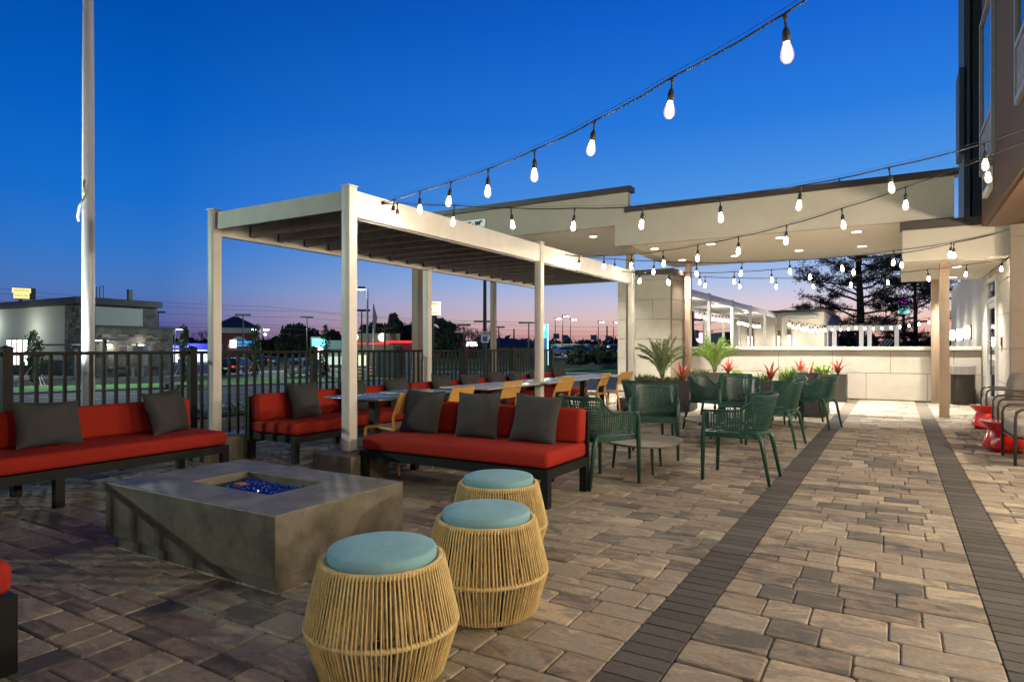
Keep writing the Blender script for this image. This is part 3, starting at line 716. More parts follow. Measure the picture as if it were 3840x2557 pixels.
# ------------------------------------------------------------------ rope stools
def rope_stool():
    t = thing('rope_stool', 'x', 'stool', (0, 0, 0), 0, 'drum stools beside the fire pit')
    prof = None
    def ring(rad, z, rr): 
        return MB().tube([(rad*math.cos(a*math.pi/20), rad*math.sin(a*math.pi/20), z) for a in range(41)], rr, 8, cap=False)
    ring(.222, .434, .014).build('top_ring', M['rope'], t, smooth=True); ring(.283, .205, .011).build('middle_ring', M['rope'], t, smooth=True); ring(.222, .028, .012).build('bottom_ring', M['rope'], t, smooth=True)
    b = MB(); n = 104; r_ = random.Random(2)
    for i in range(n):
        a = 2*math.pi*i/n; j = r_.uniform(-.010, .010); 
        def P_(rad, z, aa): return (rad*math.cos(aa), rad*math.sin(aa), z)
        b.tube([P_(.233, .444, a), P_(.239, .424, a), P_(.291, .205, a+j), P_(.288, .193, a+j), P_(.236, .024, a+j*.4)], .0036, 5, cap=False)
    b.build('rope_winding', M['rope'], t, smooth=True)
    b = MB()
    for i in range(n):                                             # the same cords return on the inside
        a = 2*math.pi*(i+.5)/n + r_.uniform(-.03, .03)
        b.tube([(.206*math.cos(a), .206*math.sin(a), .44), (.268*math.cos(a+.02), .268*math.sin(a+.02), .205), (.21*math.cos(a), .21*math.sin(a), .035)], .0036, 4, cap=False)
    b.build('inner_rope_winding', M['rope'], t, smooth=True)
    for i in range(6):
        a = 2*math.pi*i/6+.3; c, s = math.cos(a), math.sin(a)
        MB().tube([(.211*c, .211*s, .44), (.272*c, .272*s, .205), (.212*c, .212*s, .03)], .007, 6).build('frame_bar', M['black'], t)
        MB().lathe([(.010, 0), (.010, .02)], 8, (.212*c, .212*s, 0)).build('foot', M['black'], t)
    MB().lathe([(.205, .411), (.205, .421)], 30).build('seat_plate', M['black'], t)
    b = MB().lathe([(.01, .422), (.19, .422), (.203, .430), (.207, .457), (.206, .473), (.202, .479), (.196, .482), (.12, .492), (.001, .496)], 48)
    b.build('seat_pad', M['blue'], t, smooth=70)
    return t
s0 = rope_stool(); s0.location = (-1.69, 1.86, 0); s0['label'] = 'nearest straw rope drum stool with pale blue pad, front of the fire pit'
again(s0, 'middle straw rope drum stool with pale blue pad, between the other two', (-1.66, 2.54, 0), 1.1)
again(s0, 'farthest straw rope drum stool, tucked against the corner of the centre red sofa', (-2.03, 3.24, 0), 2.0)

# ------------------------------------------------------------------ green net armchairs
def net_chair():
    t = thing('net_armchair', 'x', 'chair', (0, 0, 0), 0, 'dark green perforated armchairs')
    def path(u, z_f):
        """u in [-1,1] along the U; z_f 0 bottom..1 top ; local +y is front"""
        a = abs(u); sg = 1 if u > 0 else -1
        # plan: side straight from front (y=.25) to y=-.08, then corner, then back at y=-.27
        if a > .55:
            s = (1-a)/.45; x = .268 - .012*s; y = .255 - .36*s
        else:
            th = (.55-a)/.55*math.pi/2; k = .62
            cx_, sy_ = abs(math.cos(th))**k, abs(math.sin(th))**k
            x = .256*cx_; y = -.105 - .165*sy_
        lean = max(0, (.62-a)/.62)
        top = .655 + .145*min(1, max(0, (.66-a)/.22))**1.0 if a < .66 else .655
        sm = min(1, max(0, (.63-a)/.22)); sm = sm*sm*(3-2*sm); top = .655 + .145*sm
        bot = .455 + (.03 if a > .6 else 0) - .015*0
        z = bot + (top-bot)*z_f
        y -= lean * .085*z_f**1.3; x *= .93 + .07*z_f + .04*z_f*lean
        return Vector((sg*x, y, z))
    nu, nv = 66, 14; b = MB(); th = .0035
    grid = [[path(-1+2*i/nu, j/nv) for i in range(nu+1)] for j in range(nv+1)]
    def nrm(i, j):
        i2, j2 = min(i, nu-1), min(j, nv-1)
        n_ = (grid[j2][i2+1]-grid[j2][i2]).cross(grid[j2+1][i2]-grid[j2][i2]); return n_.normalized()
    for j in range(nv):
        for i in range(nu):
            q = [grid[j][i], grid[j][i+1], grid[j+1][i+1], grid[j+1][i]]; c = sum(q, Vector())/4; n_ = nrm(i, j)*th
            solid = j == nv-1 or i < 2 or i >= nu-2 or j == 0
            if solid:
                for s in (1, -1):
                    p = [v+n_*s for v in q]; b.poly(p if s > 0 else p[::-1])
            else:
                h = [c + (v-c)*.62 for v in q]; k = len(b.v)
                for s in (1, -1): b.v += [tuple(v+n_*s) for v in q] + [tuple(v+n_*s) for v in h]
                for e in range(4):
                    g_ = (e+1) % 4
                    b.f += [(k+e, k+g_, k+4+g_, k+4+e), (k+8+g_, k+8+e, k+12+e, k+12+g_), (k+4+e, k+4+g_, k+12+g_, k+12+e)]
    b.build('net_shell', M['green'], t)
    b = MB().tube([grid[nv][i]+Vector((0, 0, .001)) for i in range(nu+1)], .0085, 6); b.build('top_rim', M['green'], t, smooth=True)
    MB().tube([grid[0][i] for i in range(8, nu-7)], .010, 6).build('lower_rim', M['green'], t, smooth=True)
    # seat with slots
    b = MB(); sn = 17
    def zs(x, y): return .445 - .012*math.cos(x*5)*math.cos((y-.0)*4.5) + .01*max(0, y-.15)*0
    for k in range(sn):
        y0 = -.235 + .47*k/sn; y1 = y0 + .0175; w_ = .218 - (.05*max(0, (-y0-.12))/.1)
        for i in range(8):
            xa, xb = -w_ + 2*w_*i/8, -w_+2*w_*(i+1)/8
            b.box(xa, y0, min(zs(xa, y0), zs(xb, y0))-.004, xb+.0001, y1, max(zs(xa, y0), zs(xb, y0))+.003)
    b.build('slatted_seat', M['green'], t)
    b = MB(); out_ = [(.245, .255), (.245, -.12), (.20, -.235), (.10, -.262), (-.10, -.262), (-.20, -.235), (-.245, -.12), (-.245, .255)]
    inn = [(.215, .235), (.215, -.11), (.175, -.205), (.09, -.235), (-.09, -.235), (-.175, -.205), (-.215, -.11), (-.215, .235)]
    n_ = len(out_)
    for z in (.405, .452): b.v += [(x, y, z) for x, y in out_] + [(x, y, z) for x, y in inn]
    for j in range(n_):
        k = (j+1) % n_; b.f += [(j, k, 16+k, 16+j), (8+k, 8+j, 24+j, 24+k), (16+j, 16+k, 24+k, 24+j), (k, j, 8+j, 8+k)]
    b.build('seat_rim', M['green'], t)
    for sx in (-1, 1):
        MB().tube([(sx*.262, .19, .648), (sx*.266, .235, .640), (sx*.266, .252, .60), (sx*.262, .255, .43), (sx*.262, .262, 0)], [.012, .017, .019, .021, .016], 8).build('leg', M['green'], t, smooth=True)
        MB().tube([(sx*.215, -.20, .455), (sx*.228, -.235, .43), (sx*.238, -.262, .38), (sx*.262, -.335, 0)], [.016, .022, .022, .014], 8).build('leg', M['green'], t, smooth=True)
    return t
def fdir(dx, dy): return math.atan2(-dx, dy)        # rotation that turns local +y to (dx,dy)
c0 = net_chair(); c0.location = (-2.37, 5.52, 0); c0.rotation_euler = (0, 0, fdir(.42, .91)); c0['label'] = 'green net armchair seen from behind at the right end of the centre red sofa'
again(c0, 'green net armchair facing the camera behind the nearest coffee table', (-2.38, 7.16, 0), fdir(.28, -.96))
again(c0, 'nearest green net armchair in profile, right of the coffee table', (-1.30, 6.38, 0), fdir(-.99, .03))
again(c0, 'green net armchair in profile beside the brick band, behind the nearest one', (-1.36, 8.80, 0), fdir(-.97, .1))
again(c0, 'green net armchair facing right, left of the second coffee table', (-2.42, 9.98, 0), fdir(.96, -.22))
again(c0, 'green net armchair with its open back to the dark planter, facing the camera', (-1.95, 9.75, 0), fdir(.15, -.98))
again(c0, 'green net armchair half hidden behind the one in front of the dark planter', (-2.25, 10.75, 0), fdir(.1, -1))
again(c0, 'right hand green net armchair in front of the planter, feet on the brick band', (-1.12, 11.05, 0), fdir(-.97, .25))
again(c0, 'green net armchair just left of the one on the brick band, seat showing', (-1.45, 11.75, 0), fdir(-.5, -.86))
again(c0, 'green net armchair almost hidden behind the one facing the camera', (-2.86, 8.34, 0), fdir(.8, .5))

# ------------------------------------------------------------------ coffee tables
def coffee():
    t = thing('coffee_table', 'x', 'coffee table', (0, 0, 0), 0, 'low oval coffee tables')
    o_ = []
    for k in range(40):
        a = 2*math.pi*k/40; r_ = .45*(1+.07*math.cos(3*a)); o_.append((r_*math.cos(a), r_*.92*math.sin(a)))
    MB().prism(o_, .293, .308).build('top', M['taupetop'], t)
    MB().prism([(x*.985, y*.985) for x, y in o_], .287, .2929).build('top_edge', M['black'], t)
    for k in range(3):
        a = 2*math.pi*k/3 + .2; c, s = math.cos(a), math.sin(a)
        MB().tube([(.27*c, .27*s, .288), (.30*c, .30*s, 0)], [.017, .012], 10).build('leg', M['black'], t, smooth=50)
    return t
k0 = coffee(); k0.location = (-2.22, 6.29, 0); k0.rotation_euler = (0, 0, R(-62)); k0['label'] = 'low pale topped coffee table among the nearest green armchairs'
again(k0, 'low pale topped coffee table behind the nearest profile armchair', (-2.02, 8.66, 0), 1.9)
again(k0, 'farthest low coffee table in front of the dark planter', (-1.75, 10.9, 0), .6)

# ------------------------------------------------------------------ dining tables and mustard chairs
def dining(top):
    t = thing('dining_table', 'x', 'table', (0, 0, 0), 0, 'square pedestal dining tables')
    MB().rbox(-.37, -.335, .722, .37, .335, .742, .008, 2).build('top', M[top], t, smooth=40)
    MB().box(-.30, -.27, .705, .30, .27, .7215).build('top_underframe', M['black'], t)
    MB().box(-.04, -.04, .04, .04, .04, .705).build('pedestal', M['black'], t)
    MB().rbox(-.24, -.24, .0, .24, .24, .035, .01, 2).build('base_plate', M['black'], t, smooth=40)
    return t
d0 = dining('darktop'); d0.location = (-4.62, 4.96, 0); d0['label'] = 'nearest slate topped dining table, beside the nearest pergola post'
dd = dining('tabletop'); dd.location = (-4.62, 6.88, 0); dd['label'] = 'pale dining table between the second and third mustard chairs'
again(d0, 'slate topped dining table second from the near end of the bench', (-4.66, 5.80, 0))
again(dd, 'pale dining table behind the third mustard chair', (-4.62, 7.56, 0))
again(dd, 'pale dining table left of the middle cream post', (-4.60, 8.42, 0))
again(dd, 'pale dining table right behind the middle cream post', (-4.60, 9.16, 0))
again(dd, 'long legged pale dining table second from the far end', (-4.60, 10.06, 0))
again(dd, 'farthest pale dining table beside the last cream post', (-4.60, 10.86, 0))
def bistro():
    t = thing('mustard_chair', 'x', 'chair', (0, 0, 0), 0, 'mustard resin dining chairs')   # front = +y
    s = MB(); nx, ny = 10, 8
    def sp(u, v, dz): return (u*.215*(1-.06*v*0), v*.205-.0, .452-.014*(1-u*u)*(1-v*v)+dz)
    for dz in (0, -.012):
        q = len(s.v)
        for j in range(ny+1):
            for i in range(nx+1): s.v.append(sp(-1+2*i/nx, -1+2*j/ny, dz))
        for j in range(ny):
            for i in range(nx):
                a = q+j*(nx+1)+i; f = (a, a+1, a+nx+2, a+nx+1); s.f.append(f if dz == 0 else f[::-1])
    m = (nx+1)*(ny+1)
    for i in range(nx): s.f += [(i+1, i, m+i, m+i+1), (ny*(nx+1)+i, ny*(nx+1)+i+1, m+ny*(nx+1)+i+1, m+ny*(nx+1)+i)]
    for j in range(ny): s.f += [(j*(nx+1), (j+1)*(nx+1), m+(j+1)*(nx+1), m+j*(nx+1)), ((j+1)*(nx+1)+nx, j*(nx+1)+nx, m+j*(nx+1)+nx, m+(j+1)*(nx+1)+nx)]
    s.build('seat', M['mustard'], t, smooth=50)
    for sx in (-1, 1):
        MB().tube([(sx*.20, .10, .440), (sx*.222, .19, .440), (sx*.226, .222, .425), (sx*.228, .232, .39), (sx*.228, .245, 0)], [.012, .016, .019, .019, .014], 8).build('leg', M['mustard'], t, smooth=50)
        MB().tube([(sx*.212, .05, .440), (sx*.218, -.16, .438), (sx*.222, -.20, .40), (sx*.230, -.26, 0)], [.012, .017, .019, .014], 8).build('leg', M['mustard'], t, smooth=50)
        MB().tube([(sx*.218, -.175, .44), (sx*.226, -.175, .55), (sx*.226, -.195, .60), (sx*.218, -.275, .80)], [.017, .016, .016, .013], 8).build('upright', M['mustard'], t, smooth=50)
    bk = MB(); n = 12
    for dy in (0, -.010):
        q = len(bk.v)
        for j in range(6):
            for i in range(n+1):
                u = -1+2*i/n; f = j/5; bk.v.append((u*.222, -.19-.085*f-.022*(1-u*u)+dy, .585+.215*f))
        for j in range(5):
            for i in range(n):
                a = q+j*(n+1)+i; fc = (a, a+1, a+n+2, a+n+1); bk.f.append(fc[::-1] if dy == 0 else fc)
    m = 6*(n+1)
    for i in range(n): bk.f += [(i, i+1, m+i+1, m+i), (5*(n+1)+i+1, 5*(n+1)+i, m+5*(n+1)+i, m+5*(n+1)+i+1)]
    bk.build('backrest', M['mustard'], t, smooth=50)
    return t
m0 = bistro(); LEFT = fdir(-1, 0)
m0.location = (-4.38, 5.05, 0); m0.rotation_euler = (0, 0, fdir(-.99, .10)); m0['label'] = 'nearest mustard chair behind the left cushion of the centre red sofa'
again(m0, 'second mustard chair, its back showing above the centre red sofa', (-4.42, 5.88, 0), fdir(-.99, -.05))
again(m0, 'third mustard chair, left of the middle cream post', (-4.56, 7.22, 0), LEFT)
again(m0, 'fourth mustard chair, just right of the middle cream post', (-4.50, 8.70, 0), fdir(-.99, .08))
again(m0, 'fifth mustard chair with its whole side showing, left of the far corner post', (-4.55, 10.30, 0), fdir(-.98, -.1))
again(m0, 'farthest mustard chair, touching the far corner post of the pergola', (-4.44, 11.05, 0), fdir(-.98, .1))

# ------------------------------------------------------------------ red hourglass side tables
def hourglass():
    t = thing('side_table', 'x', 'side table', (0, 0, 0), 0, 'glossy red hourglass side tables')
    MB().lathe([(.17, 0), (.235, .055), (.18, .235), (.17, .25), (.255, .345), (.26, .355), (.255, .362)], 40).build('body', M['redgloss'], t, smooth=25)
    MB().lathe([(.253, .3625), (.2, .3655), (.001, .3655)], 40, cap=False).build('top', M['redgloss'], t, smooth=25)
    return t
h0 = hourglass(); h0.location = (1.12, 9.62, 0); h0['label'] = 'nearer glossy red hourglass side table by the grey armchairs'
again(h0, 'farther glossy red hourglass side table by the grey armchairs', (1.22, 12.15, 0))
again(h0, 'small glossy red hourglass side table glimpsed between the other two', (1.62, 11.2, 0))

# ------------------------------------------------------------------ grey lounge chairs on the right
def lounge():
    t = thing('lounge_chair', 'x', 'armchair', (0, 0, 0), 0, 'grey cushioned lounge chairs by the terrace wall')   # front = -x, width along y
    for sy in (-.36, .36):
        f = MB().tube([(0, sy, .0), (0, sy, .50), (.012, sy, .555), (.05, sy, .585), (.12, sy, .592), (.74, sy, .575), (.79, sy, .55), (.80, sy, .50), (.84, sy, 0)], .015, 8)
        f.build('arm_frame', M['bronze'], t, smooth=True)
    b = MB().tube([(.01, -.36, .27), (.01, .36, .27)], .014, 8).tube([(.78, -.36, .25), (.78, .36, .25)], .014, 8)
    for y in (-.22, 0, .22): b.tube([(.01, y, .27), (.78, y, .25)], .009, 6)
    b.build('seat_frame', M['bronze'], t, smooth=True)
    MB().rbox(.0, -.335, .285, .72, .335, .44, .045, 3).build('seat_cushion', M['lounge'], t, smooth=60)
    s = MB().rbox(-.07, -.33, 0, .07, .33, .50, .05, 3); s.xf(Matrix.Translation((.66, 0, .40)) @ Matrix.Rotation(R(16), 4, 'Y')); s.build('back_cushion', M['lounge'], t, smooth=60)
    return t
l0 = lounge(); l0.location = (1.06, 9.19-.30, 0); l0.rotation_euler = (0, 0, R(2)); l0['label'] = 'nearest grey lounge chair, cut by the right edge in front of the red side table'
again(l0, 'middle grey lounge chair between the two red side tables', (1.12, 10.55, 0), R(-2))
again(l0, 'farthest grey lounge chair with a scatter cushion, nearest the bin', (1.20, 13.0-.25, 0), R(0))
o = bpy.data.objects.new('scatter_cushion', pillow_mb(.50, .46, .18, 5).mesh('scatter_cushion', M['lounge'], smooth=60)); C.objects.link(o)
o.location = (1.60, 12.70, .64); o.rotation_euler = (R(-14), 0, R(-90+10)); tag(o, 'warm grey cushion upright on the farthest lounge chair', 'cushion')

# ------------------------------------------------------------------ bin
t = thing('litter_bin', 'round dark bin with a brushed steel rim against the low wall', 'bin', (1.24, 17.08, 0))
MB().lathe([(.215, 0), (.225, .02), (.225, .66)], 40).build('body', M['binbody'], t, smooth=40)
MB().lathe([(.232, .66), (.232, .84), (.22, .85), (.14, .85), (.13, .80)], 40, cap=False).build('steel_rim', M['steel'], t, smooth=40)

# ------------------------------------------------------------------ planters and plants
def planter(x0, y0, x1, y1, h_, label):
    t = thing('planter', label, 'planter', ((x0+x1)/2, (y0+y1)/2, 0), group='charcoal box planters along the low wall')
    w, d = (x1-x0)/2, (y1-y0)/2
    o_ = ringblock(MB(), 0.012, h_, -w, w, -d, d, -w+.03, w-.03, -d+.03, d-.03).build('box', M['planter'], t)
    MB().box(-w+.031, -d+.031, .05, w-.031, d-.031, h_-.05).build('soil', M['soil'], t)
planter(-4.62, 12.40, -3.43, 13.0, .60, 'charcoal box planter holding the feathery palm in front of the pier')
planter(-4.60, 16.3, -3.30, 16.85, .60, 'charcoal box planter holding the bright palm against the low wall')
planter(-2.30, 12.72, -1.07, 13.3, .60, 'charcoal box planter behind the green armchairs')
planter(-2.4, 16.35, -.98, 16.9, .62, 'charcoal box planter at the right, against the low wall')
def palm(loc, h_, n, spread, label, seed, col='leaf', grp=None):
    r_ = random.Random(seed); t = thing('palm_plant', label, 'palm', loc)
    st = MB()
    for k in range(n):
        a = r_.uniform(0, 6.28); L_ = h_*r_.uniform(.75, 1.1); out_ = spread*r_.uniform(.35, 1.0)*(1 if k > 3 else .35)
        pts = []
        for i in range(13):
            s = i/12; rr = out_*(s**1.7); z = L_*(1.15*s - .42*s**2.6*(out_/spread)); pts.append(Vector((rr*math.cos(a)+.03*math.cos(a), rr*math.sin(a)+.03*math.sin(a), z)))
        st.tube(pts, [.006*(1-.75*i/12) for i in range(13)], 4, cap=False)
        b = MB()
        for i in range(3, 13):
            for sub in (0, .33, .66):
                p = pts[i].lerp(pts[min(i+1, 12)], sub)
                d = (pts[min(i+1, 12)]-pts[i-1]).normalized(); side = d.cross(Vector((0, 0, 1)))
                side = side.normalized() if side.length > .01 else Vector((1, 0, 0))
                for sg in (-1, 1):
                    ll = spread*.34*(1-.55*abs(i-8)/8)*r_.uniform(.6, 1.25); dr = (d*1.0+side*sg*.62+Vector((0, 0, r_.uniform(-.35, .35)))).normalized()
                    tip = p+dr*ll+Vector((0, 0, -ll*.25)); mid = p+dr*ll*.5; wv = d.cross(dr).cross(dr).normalized()*.0030
                    b.poly([p, mid+wv, tip]); b.poly([p, mid-wv, tip])
        b.build('frond', M[col], t)
    tag(st.build('stems', M['leaf'], t), None)
    return t
palm((-4.05, 12.68, .56), .84, 30, .45, 'feathery green palm in the planter in front of the pier', 1)
palm((-3.95, 16.6, .56), .90, 40, .50, 'bright yellow green palm in the planter against the low wall', 5, 'brightleaf')
def strap(loc, n, L_, label, seed, cols, up=.5):
    r_ = random.Random(seed); t = thing('strap_leaf_plant', label, 'plant', loc)
    for k in range(n):
        inner = k/n; a = k*2.4+r_.uniform(-.3, .3); e = R(20+65*inner*up*2 if up < .6 else 45+40*inner); ll = L_*r_.uniform(.75, 1.1)
        b = MB(); wv = Vector((-math.sin(a), math.cos(a), 0)); prev = None
        for i in range(7):
            s = i/6; ee = e - s*s*R(35)*(1-inner); w_ = .027*(1-s**2)*(.5+min(1, s*3)*.5)+.001
            c = Vector((math.cos(a)*ll*s*math.cos(ee), math.sin(a)*ll*s*math.cos(ee), ll*s*math.sin(ee)))
            b.v += [tuple(c-wv*w_), tuple(c-Vector((0, 0, .004))), tuple(c+wv*w_)]
            if i: q = len(b.v)-6; b.f += [(q, q+1, q+4, q+3), (q+1, q+2, q+5, q+4)]
        b.build('leaf', M[cols[1] if inner < .45 else cols[0]], t, smooth=True)
    return t
strap((-3.64, 12.62, .58), 22, .42, 'coral tipped strap leaf plant right of the feathery palm', 3, ('redleaf', 'bronzeleaf'), .9)
strap((-3.60, 16.55, .58), 22, .42, 'bronze and coral strap leaf plant right of the bright palm', 4, ('redleaf', 'bronzeleaf'), .9)
strap((-2.04, 12.95, .62), 12, .40, 'coral strap leaf plant in a V shape above the armchair planter', 6, ('redleaf', 'bronzeleaf'), .9)
strap((-1.95, 16.5, .66), 12, .42, 'small coral strap leaf plant against the low wall, behind the ferns', 7, ('redleaf', 'redleaf'), .9)
strap((-1.38, 13.05, .62), 14, .40, 'vivid red orange strap leaf plant at the right of the armchair planter', 8, ('redleaf', 'redleaf'), .9)
strap((-1.16, 16.6, .62), 16, .44, 'bronze green strap leaf plant at the far right of the planters', 9, ('redleaf', 'bronzeleaf'), .9)
def fern(loc, n, L_, label, seed, m='leaf2', flowers=None, sx=.25, sy=.12):
    r_ = random.Random(seed); t = thing('leafy_plant', label, 'plant', loc); b = MB(); f = MB()
    for k in range(n):
        x, y = r_.uniform(-sx, sx), r_.uniform(-sy, sy); a = r_.uniform(0, 6.28); ll = L_*r_.uniform(.5, 1.1); e = R(r_.uniform(35, 85))
        d = Vector((math.cos(a)*math.cos(e), math.sin(a)*math.cos(e), math.sin(e))); p = Vector((x, y, 0)); w_ = Vector((-math.sin(a), math.cos(a), 0))*.012
        b.poly([p-w_*.5, p+d*ll*.5-w_, p+d*ll+Vector((math.cos(a), math.sin(a), 0))*ll*.2, p+d*ll*.5+w_])
        if flowers and r_.random() < .25:
            c = p+d*ll; s = .022
            for q in range(4): aa = q*1.57; f.poly([c, c+Vector((s*math.cos(aa), s*math.sin(aa), .012)), c+Vector((s*math.cos(aa+1), s*math.sin(aa+1), .012))])
    b.build('foliage', M[m], t)
    if flowers: f.build('flowers', M[flowers], t)
fern((-4.38, 12.62, .55), 150, .17, 'orange flowered ground plants left of the feathery palm', 11, 'leaf2', 'orange_flower', .2)
fern((-3.86, 12.6, .55), 90, .15, 'short grassy plant at the foot of the feathery palm', 12, 'leaf2', None, .14)
fern((-3.50, 12.7, .55), 90, .14, 'low bright green plant at the right end of the palm planter', 13, 'brightleaf', None, .06, .2)
fern((-4.35, 16.5, .56), 140, .15, 'low orange flowers left of the bright palm', 14, 'leaf2', 'orange_flower', .22)
fern((-3.42, 16.55, .56), 120, .12, 'low green edging plant right of the bright palm', 15, 'brightleaf', None, .10, .2)
fern((-1.72, 13.0, .55), 240, .36, 'bushy bright green fern in the armchair planter', 16, 'brightleaf', None, .12)
fern((-2.17, 12.95, .55), 90, .24, 'spiky olive plant at the left of the armchair planter', 17, 'leaf2', None, .10)
fern((-1.55, 13.0, .55), 90, .30, 'olive grass tuft between the fern and the red plant', 18, 'leaf2', None, .08)
fern((-1.50, 16.6, .56), 170, .36, 'tall green fern behind the vivid red plant', 19, 'brightleaf', None, .14)
# ================================================================== STRING LIGHTS
LA = (-4.46, 4.92, 2.70); LB = (-4.46, 9.11, 2.70); LC = (-4.46, 11.56, 2.68)
STR = [
 ('highest string of bulbs, rising from the near pergola post over open sky', LA, (1.20, 2.0, 3.25), [(-3.64,4.49,2.63),(-3.09,4.21,2.58),(-2.55,3.93,2.54),(-2.01,3.65,2.52),(-1.47,3.38,2.53),(-.94,3.10,2.56),(-.39,2.82,2.60),(.15,2.54,2.70),(.68,2.27,2.92)], (-4.18,4.77,2.68)),
 ('string of bulbs from the near pergola post crossing in front of the dark canopy coping', LA, (1.20, 6.0, 2.98), [(-3.68,5.07,2.62),(-3.11,5.18,2.55),(-2.50,5.29,2.50),(-1.90,5.41,2.475),(-1.27,5.53,2.49),(-.66,5.65,2.545),(-.05,5.76,2.63),(.56,5.88,2.75)], (-4.30,4.95,2.69)),
 ('string of bulbs rising to the right in front of the canopy face', LB, (1.20, 6.05, 2.93), [(-3.62,8.64,2.56),(-3.09,8.35,2.51),(-2.57,8.07,2.48),(-2.05,7.78,2.475),(-1.52,7.49,2.48),(-.98,7.20,2.51),(-.45,6.90,2.57),(.07,6.62,2.65),(.61,6.33,2.75)], (-4.14,8.93,2.64)),
 ('string of bulbs hanging just under the canopy, third up on the right', LB, (1.20, 10.0, 2.70), [(-3.69,9.23,2.59),(-3.10,9.32,2.53),(-2.50,9.42,2.475),(-1.88,9.52,2.45),(-1.27,9.61,2.445),(-.64,9.71,2.46),(-.03,9.81,2.51),(.60,9.91,2.58)], (-4.25,9.15,2.66)),
 ('string of bulbs from the far pergola post meeting another at the terrace wall', LC, (1.20, 10.05, 2.70), [(-3.48,11.28,2.575),(-2.89,11.12,2.52),(-2.29,10.95,2.485),(-1.69,10.79,2.465),(-1.12,10.63,2.46),(-.54,10.47,2.48),(.06,10.31,2.53),(.64,10.15,2.60)], (-4.10,11.46,2.64)),
 ('lowest string of bulbs, from the far pergola post to the wall beside the door', LC, (1.60, 13.32, 2.74), [(-3.62,11.79,2.60),(-3.02,11.97,2.54),(-2.45,12.13,2.505),(-1.85,12.30,2.48),(-1.28,12.47,2.475),(-.68,12.64,2.49),(-.14,12.80,2.515),(.45,12.97,2.56),(1.01,13.13,2.62),(1.50,13.28,2.70)], (-4.16,11.64,2.65)),
]
sock = MB().lathe([(.004, 0), (.010, -.012), (.006, -.03), (.0045, -.055), (.012, -.068), (.0165, -.085), (.017, -.115), (.014, -.121)], 12).mesh('socket', M['cable'], smooth=40)
sock.materials.clear(); sock.materials.append(M['cable'])
_b = MB().lathe([(.007, -.122), (.012, -.135), (.016, -.158), (.0175, -.174), (.0155, -.186), (.011, -.197), (.002, -.200)], 14); _n = len(_b.f)
_b.lathe([(.013, -.121), (.0175, -.133), (.0245, -.157), (.027, -.174), (.0245, -.190), (.015, -.203), (.002, -.208)], 16)
bul = _b.mesh('bulb', [M['bulbglass'], M['bulbshell']], smooth=60)
for _i, _p in enumerate(bul.polygons): _p.material_index = 0 if _i < _n else 1
for lb, A, B, pts, first in STR:
    t = thing('string_lights', lb, 'string lights', A, group='festoon strings over the patio')
    allp = [Vector(A), Vector(first)] + [Vector(p) for p in pts] + [Vector(B)]
    fine = []
    for i in range(len(allp)-1):
        a, c = allp[i], allp[i+1]
        for k in range(3): s = k/3; fine.append(a.lerp(c, s) - Vector((0, 0, .010*math.sin(math.pi*s))))
    fine.append(allp[-1]); loc = Vector(A)
    MB().tube([p-loc for p in fine], .0055, 6).build('cable', M['cable'], t, smooth=True)
    MB().tube([p-loc+Vector((0, 0, .022)) for p in fine], .0013, 4).build('support_wire', M['cable'], t)
    MB().lathe([(.022, -.004), (.022, .004)], 12).xf(Matrix.Rotation(R(90), 4, 'Y')).build('wall_eye', M['white_metal'], t)
    for p in [first] + pts:
        s = bpy.data.objects.new('socket', sock); C.objects.link(s); s.parent = t; s.location = Vector(p)-loc
        s.rotation_euler = (rnd.uniform(-.12, .12), rnd.uniform(-.12, .12), 0)
        g_ = bpy.data.objects.new('bulb', bul); C.objects.link(g_); g_.parent = s

# ================================================================== BEYOND THE PATIO
def text_mesh(s, size, m, name='lettering', ext=.01):
    cu = bpy.data.curves.new(name, 'FONT'); cu.body = s; cu.size = size; cu.extrude = ext; cu.align_x = 'CENTER'; cu.align_y = 'CENTER'
    o = bpy.data.objects.new('tmp', cu); C.objects.link(o); bpy.context.view_layer.update()
    me = bpy.data.meshes.new_from_object(o); bpy.data.objects.remove(o); me.materials.clear(); me.materials.append(m); me.name = name
    return me
def text(s, size, m, parent, loc, rz=0, name='lettering'):
    o = bpy.data.objects.new(name, text_mesh(s, size, m, name)); C.objects.link(o); o.parent = parent; o.location = loc
    o.rotation_euler = (R(90), 0, rz); return o
text('12\' - 00"', .15, M['black'], CX, (-9.2, -.02, 4.37))
def toward(x, y): return math.atan2(x, -y) * -1 + 0        # face camera: local -y looks at origin
def face(x, y): return math.atan2(-x, y)                    # local +y points away from the origin, -y back to it
# flagpole
x, y = -9.62, 4.64
t = thing('flagpole', 'tall pale tapering flagpole just outside the fence', 'flagpole', (x, y, -.03))
MB().tube([(0, 0, 0), (0, 0, 2.2), (0, 0, 5), (0, 0, 9)], [.080, .079, .072, .045], 24).build('pole', M['pole'], t, smooth=True)
MB().tube([(.05, -.08, 3.35), (.075, -.09, 3.40), (.085, -.09, 3.56)], [.014, .018, .018], 8).build('cleat', M['white_metal'], t, smooth=True)
MB().tube([(-.13, -.06, 3.02), (-.12, -.075, 3.08), (-.02, -.10, 3.22), (.06, -.09, 3.30)], [.016, .022, .017, .012], 8).build('halyard_wrap', M['whiteplastic'], t, smooth=True)
MB().tube([(.085, -.09, 3.5), (.09, -.08, 8.8)], .004, 5).build('halyard', M['whiteplastic'], t)

t = thing('ground_spotlight', 'small black ground spotlight aimed up at the flagpole', 'spotlight', (-10.0, 3.45, -.03))
MB().box(-.06, -.06, 0, .06, .06, .08).build('base', M['black'], t); MB().lathe([(.05, .08), (.07, .2), (.065, .205)], 14).build('lamp_can', M['black'], t, smooth=50)
